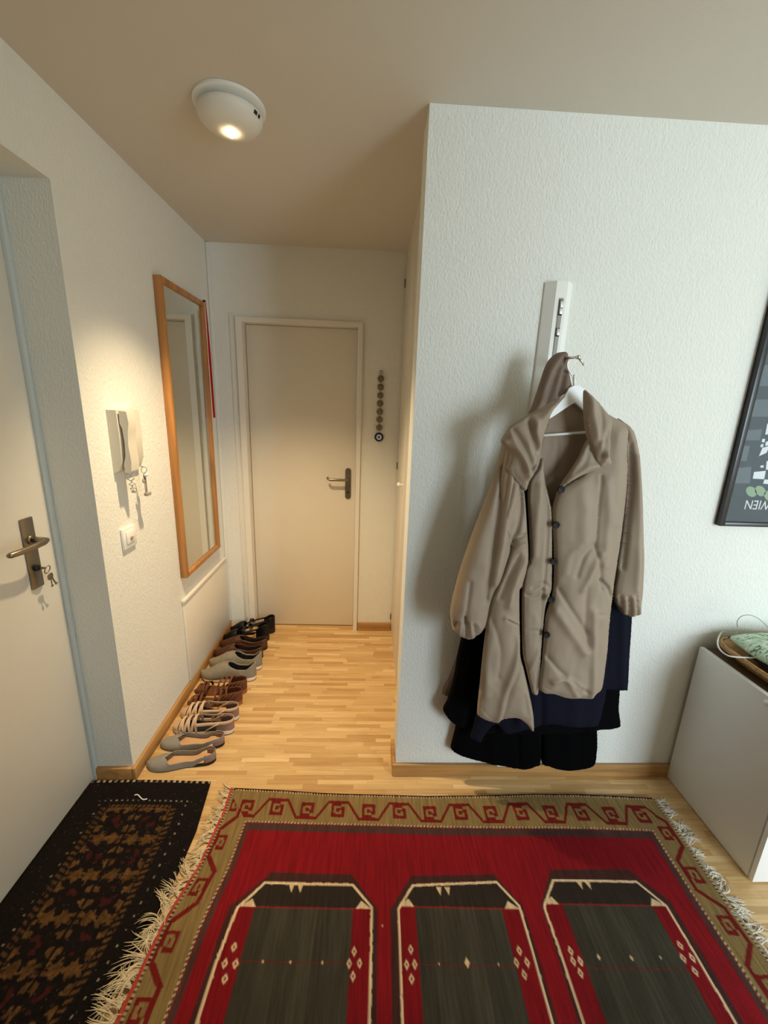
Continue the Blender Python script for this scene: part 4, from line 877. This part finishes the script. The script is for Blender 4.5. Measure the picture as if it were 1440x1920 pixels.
def kilim_paint(P):
    s, t = P[:, 0].copy(), P[:, 1].copy()
    jit = np.array([noise.noise(Vector((a*60, b*60, 0))) for a, b in P])*.0011; s0, t0 = s+jit, t+jit
    C = np.empty((len(P), 3)); olive, red, dred, brown, dk, cream, moss = LC(126, 104, 64), LC(122, 17, 24), LC(104, 24, 20), LC(62, 36, 32), LC(38, 32, 26), LC(206, 180, 142), LC(58, 54, 44)
    C[:] = olive
    side = np.minimum(s0, W_R-s0)
    top = (t0 < .125) & (t0 < side*1.25+.01)
    Ct = C.copy(); meander(P, s0, t0, Ct, .17, .24, .042, .114, dred, olive); C[top] = Ct[top]
    Cl = C.copy(); meander(P, t0, s0, Cl, .17, .285, .020, .064, dred, olive); m = (~top) & (s0 < .10); C[m] = Cl[m]
    Cr = C.copy(); meander(P, t0, W_R-s0, Cr, .10, .285, .028, .082, dred, olive); m = (~top) & (s0 > W_R-.10); C[m] = Cr[m]
    C[t0 < .006] = LC(52, 20, 20); m = (t0 > .006) & (t0 < .011); C[m] = np.where(((s0[m]*90) % 1 < .5)[:, None], cream, dk)
    m = s0 < .010; C[m] = LC(170, 66, 54); m = (s0 > .010) & (s0 < .017); C[m] = np.where(((t0[m]*90) % 1 < .5)[:, None], cream*.6, dk)
    m = W_R-s0 < .006; C[m] = cream*.6; m = (W_R-s0 > .006) & (W_R-s0 < .013); C[m] = np.where(((t0[m]*90) % 1 < .5)[:, None], cream*.8, dk)
    L0, R0, T0 = .100, 1.655, .133
    fr = (s0 > L0) & (s0 < R0) & (t0 > T0)
    C[fr] = LC(70, 46, 42); d = np.minimum(np.minimum(s0-L0, R0-s0), t0-T0)
    m = fr & (d < .0055); C[m] = np.where((((s0[m]+t0[m])*80) % 1 < .5)[:, None], cream*.9, dk)
    m = fr & (d > .0055) & (d < .009); C[m] = LC(120, 40, 30)
    inn = (s0 > L0+.024) & (s0 < R0-.026) & (t0 > T0+.036)
    C[inn] = red
    E2 = 1.4
    Q = np.stack([s0, t0], 1)
    niches = [dict(o=[(.249, .309), (.518, .311), (.604, .408), (.606, E2), (.150, E2), (.160, .409)], w=[(.172, E2), (.174, .55), (.182, .411), (.238, .341), (.523, .342), (.587, .404), (.585, E2)], i=(.230, .527), d=.409),
              dict(o=[(.718, .311), (1.002, .300), (1.069, .392), (1.085, E2), (.640, E2), (.645, .410)], w=[(.671, E2), (.671, .407), (.722, .340), (1.004, .324), (1.059, .392), (1.058, E2)], i=(.724, .999), d=.400),
              dict(o=[(1.202, .283), (1.476, .277), (1.560, .370), (1.575, E2), (1.118, E2), (1.130, .388)], w=[(1.142, E2), (1.139, .391), (1.199, .315), (1.483, .316), (1.538, .382), (1.549, E2)], i=(1.200, 1.491), d=.384)]
    for nch in niches:
        C[inside(Q, np.array(nch['o']))] = brown
        wi = inside(Q, np.array(nch['w'])); d = nch['d']; i0, i1 = nch['i']
        C[wi & (t0 < d)] = LC(44, 36, 30); C[wi & (t0 >= d)] = red*.88
        C[wi & (t0 >= d+.003) & (s0 > i0) & (s0 < i1)] = moss
        m = wi & (t0 >= d) & (s0 > i0) & (s0 < i1)
        st_ = np.floor((s0-i0)/.047); sh = np.array([.86, 1.1, .95, 1.2, .9, 1.05, 1.0])[(st_.astype(int)) % 7]; C[m] = moss*sh[m][:, None]
        C[wi & (np.abs(t0-d) < .0022)] = LC(120, 34, 30)
        w0 = nch['w']; li = [p for p in w0]; lsh = min(w0, key=lambda p: p[0] if p[1] < .5 else 9); rsh = max(w0, key=lambda p: p[0] if p[1] < .5 else -9)
        tl = [(lsh[0], d), (lsh[0]+.034, d-.022), (lsh[0]+.050, d)]; trr = [(rsh[0], d), (rsh[0]-.034, d-.022), (rsh[0]-.050, d)]
        C[inside(Q, np.array(tl))] = cream; C[inside(Q, np.array(trr))] = cream
        tops = sorted([p for p in w0 if p[1] < .36], key=lambda p: p[0]); ya_ = tops[0][1]+.003
        for fx in (.30, .40):
            x0_ = tops[0][0]+(tops[1][0]-tops[0][0])*fx; C[inside(Q, np.array([(x0_-.009, ya_), (x0_+.009, ya_), (x0_+.003, ya_+.024)]))] = cream
        dl = dist_line(Q, w0); C[dl < .0036] = LC(214, 186, 150)
        m = wi & (np.abs(t0-.540) < .0016) & (s0 > i0) & (s0 < i1); C[m] = LC(92, 40, 32)
    for x, y in ((.206, .509), (.195, .546), (.221, .546), (.206, .578), (.538, .514), (.526, .541), (.555, .540), (.538, .568), (.702, .507), (.688, .541), (.711, .540), (.700, .571), (1.020, .504), (1.003, .531), (1.034, .530), (1.017, .557), (1.172, .502), (1.169, .525), (1.190, .525), (1.178, .551), (1.509, .484), (1.496, .514), (1.524, .513), (1.510, .543)):
        r = np.abs(s-x)/.0075+np.abs(t-y)/.0125; C[r < 1] = cream; C[r < .42] = LC(120, 30, 28)
    for x, y, z_ in ((.861, .534, 1.), (1.248, .515, .6), (1.344, .516, .6), (.285, .54, .35), (.36, .54, .4), (.45, .54, .35), (.62, .452, .3), (.78, .538, .3), (.95, .536, .3), (1.43, .514, .4), (.59, .80, .4)):
        C[np.abs(s-x)/(.0075*z_)+np.abs(t-y)/(.0125*z_) < 1] = cream
    # worn and faded dye lots
    ab = np.array([noise.noise(Vector((a*2.5, b*9, 5.))) for a, b in P]); return C*(1+.10*ab)[:, None]
kl = thing('kilim_rug', 'large red kilim with three arched niches and a hooked tan border', 'rug', (.35, .75, 0))
tg = np.r_[np.arange(0, .70, .0027), np.arange(.70, L_R+.001, .02)]
weave_rug('kilim', np.linspace(0, W_R, 640), tg, kilim_xy, kilim_paint, M['weave'], kl, .008)
def fringe(name, base_pts, out, m, parent, lens, locks, per, curl, zb=.006, rad=.0012, ground=lambda x, y: .0):
    g = Geo(); rr = random.Random(name+str(out))
    for k in range(locks):
        u0 = (k+rr.random())/locks; a0 = rr.gauss(0, curl); b0 = rr.gauss(0, curl*.5); l0 = rr.uniform(*lens)
        for j in range(per):
            p, ln = base_pts(min(1, max(0, u0+rr.gauss(0, .22/locks)))); ln *= l0*rr.uniform(.8, 1.1)
            d = Vector((out[0], out[1], 0)); d.rotate(Matrix.Rotation(a0+rr.gauss(0, .13), 3, 'Z')); pts = []; q = Vector(p); ns = 7; lift = rr.random()*.006
            for i in range(ns+1):
                f = i/ns; gz = ground(q.x, q.y)
                pts.append((q.x, q.y, gz+.0016+zb*(1-f)**2*(gz < .003)+lift*math.sin(PI*f)))
                d.rotate(Matrix.Rotation(b0+rr.gauss(0, .09), 3, 'Z')); q = q+d*(ln/ns)
            r = rad*rr.uniform(.7, 1.4); g.tube(pts, [r]*(ns-1)+[r*.7, r*.3], 5)
    o = g.build(name, m, parent, True); o['kind'] = 'stuff'; return o
def dark_ground(x, y): return .0145 if (x < -.603 and y < 1.405) else .0006
def leftbase(u):
    t = u*1.0; x, y, z = kilim_xy(np.array([[.001, t]])); return (x[0], y[0], .006), .062+.022*min(1, max(0, (t-.25)/.25))
def rightbase(u):
    t = u*.95; x, y, z = kilim_xy(np.array([[W_R-.001, t]])); return (x[0], y[0], .006), .062
fringe('fringe', leftbase, (-1, .0), M['fringe'], kl, (.65, 1.1), 95, 6, .42, .006, .0011, dark_ground)
fringe('fringe', rightbase, (1, 0), M['fringeg'], kl, (.6, 1.15), 100, 6, .42, .005, .0011)

# small dark rug by the entrance door
DR0, DR1, DRY = -1.104, -.618, 1.403
def dark_xy(P):
    s, t = P[:, 0], P[:, 1]
    b = np.interp(t, [0, .2, .35, .46, .61, .7, 1.4], [-.004, .018, .015, .008, -.012, -.046, -.06])*(s/(DR1-DR0))
    wave = np.array([noise.noise(Vector((a*4, c*4, 9.))) for a, c in P])
    tuft = rng.rand(len(P))*.0012
    return DR0+s+b, DRY-t+.004*np.sin(s*9), .0105+.0015*wave+tuft
def dark_paint(P):
    s, t = P[:, 0], P[:, 1]; j = np.array([noise.noise(Vector((a*110, b*110, 1))) for a, b in P]); j2 = np.array([noise.noise(Vector((a*45, b*45, 7))) for a, b in P])
    base, gold, mar, cream = LC(20, 14, 13), LC(98, 68, 36), LC(58, 20, 18), LC(190, 176, 150)
    C = np.empty((len(P), 3)); C[:] = base
    f0, f1, ft = .132, .365, .122
    x = (s-f0)/(f1-f0); fld = (x > 0) & (x < 1) & (t > ft)
    # rosettes in two columns with spiky gold leaves between
    per = .118; cx_ = (x*2) % 1-.5; row = np.floor((t-ft)/per+.0); cy_ = ((t-ft)/per) % 1-.5
    r = np.abs(cx_)*1.0+np.abs(cy_)*.9; ang = np.arctan2(cy_, cx_); rad = np.hypot(cx_, cy_)
    spikes = np.abs(np.sin(ang*4+.4*j2)); star = (rad > .36+.10*j) & (spikes > .72+.3*(.5-rad)+.35*j) & (rad < .66+.1*j2)
    tie = (np.abs(np.abs(cy_)-.5+.16*np.abs(cx_)) < .055+.05*j2) & (j > -.15)
    g = fld & (star | tie); k = np.clip(.75+.5*j2, .3, 1.2); C[g] = gold*k[g][:, None]
    m = fld & (rad < .24) & (j2 > .12); C[m] = mar
    m = fld & (np.abs(x-.5) < .018) & (j < .45); C[m] = base*.8
    bd = (s > f1+.004) & (s < f1+.024) & (t > ft); m = bd & (((t+.4*s)*55) % 1 < .5) & (j > -.3); C[m] = gold*.75
    bd = (s > f0-.026) & (s < f0-.006) & (t > ft); m = bd & (((t-.4*s)*55) % 1 < .5) & (j > -.3); C[m] = gold*.6
    m = (t > ft-.013) & (t < ft-.002) & (s > f0) & (s < f1) & (((s+.5*t)*60) % 1 < .55); C[m] = gold*.8
    for yy in (.092,): 
        m = (np.abs(t-yy) < .003) & (s > .08) & (s < .44) & ((s*48) % 1 < .28) & (j > -.2); C[m] = cream*.5
    m = (np.abs(s-.418) < .003) & ((t*28) % 1 < .16) & (t > .09) & (j > -.3); C[m] = cream*.55
    m = (np.abs(s-.095) < .003) & ((t*28) % 1 < .16) & (t > .09) & (j > -.3); C[m] = cream*.4
    m = (t < .010) & ((s*42) % 1 < .42) & (j > -.25); C[m] = cream*.8
    m = (rng.rand(len(P)) > .9986); C[m] = cream*.5
    return C
dr = thing('entry_rug', 'small black and brown patterned pile rug in front of the entrance door', 'rug', (-.85, .9, 0))
weave_rug('pile', np.linspace(0, DR1-DR0, 170), np.r_[np.arange(0, .72, .0030), np.arange(.72, 1.5, .03)], dark_xy, dark_paint, M['pile'], dr, .012)
th = thing('thread_scrap', 'short scrap of white thread lying on the black rug', 'thread', (-.87, 1.33, .014))
q = [survey(x, y, 2, .0150) for x, y in ((252, 1491), (258, 1490), (263, 1495), (268, 1499), (276, 1498))]
Geo().tube([tuple(p) for p in smoothline([tuple(p) for p in q], .004, False)], .0022, 6).build('thread', M['cord'], th, True)

# ================================================================== LIGHT AND CAMERA
def light(name, kind, loc, energy, color, **kw):
    l = bpy.data.lights.new(name, kind); l.energy = energy; l.color = color
    for k, v in kw.items(): setattr(l, k, v)
    o = bpy.data.objects.new(name, l); link(o); o.location = loc; return o
day = light('window_daylight', 'AREA', ((WX0+WX1)/2, YR-.05, (WZ0+WZ1)/2), 118, (.75, .905, 1.0), shape='RECTANGLE', size=WX1-WX0-.1, size_y=WZ1-WZ0-.1)
day.rotation_euler = (PI/2-math.radians(12), 0, 0)
beam = light('hall_lamp_beam', 'SPOT', (BX, BY, BZ-.020), 146, (1.0, .76, .46), spot_size=math.radians(91), spot_blend=1., shadow_soft_size=.022)
beam.rotation_euler = (math.radians(10), 0, 0)
light('hall_lamp_spread', 'SPOT', (BX, BY, BZ-.020), 2.5, (1.0, .76, .46), spot_size=math.radians(104), spot_blend=.45, shadow_soft_size=.022)
w = bpy.data.worlds.new('sky'); SC.world = w; w.use_nodes = True
w.node_tree.nodes['Background'].inputs[0].default_value = (.75, .9, 1., 1); w.node_tree.nodes['Background'].inputs[1].default_value = .6
cam = bpy.data.cameras.new('camera'); cam.sensor_fit = 'VERTICAL'; cam.sensor_height = 24; cam.lens = 24*F_PX/1920; cam.clip_start = .02
co = bpy.data.objects.new('camera', cam); link(co)
co.matrix_world = Matrix(((RIGHT.x, UP.x, -FWD.x, CAM.x), (RIGHT.y, UP.y, -FWD.y, CAM.y), (RIGHT.z, UP.z, -FWD.z, CAM.z), (0, 0, 0, 1)))
SC.camera = co
SC.view_settings.view_transform = 'Standard'; SC.view_settings.look = 'None'; SC.view_settings.gamma = 1; SC.view_settings.use_curve_mapping = False
SC.view_settings.exposure = 0.0
SC.cycles.max_bounces = 10; SC.cycles.diffuse_bounces = 6
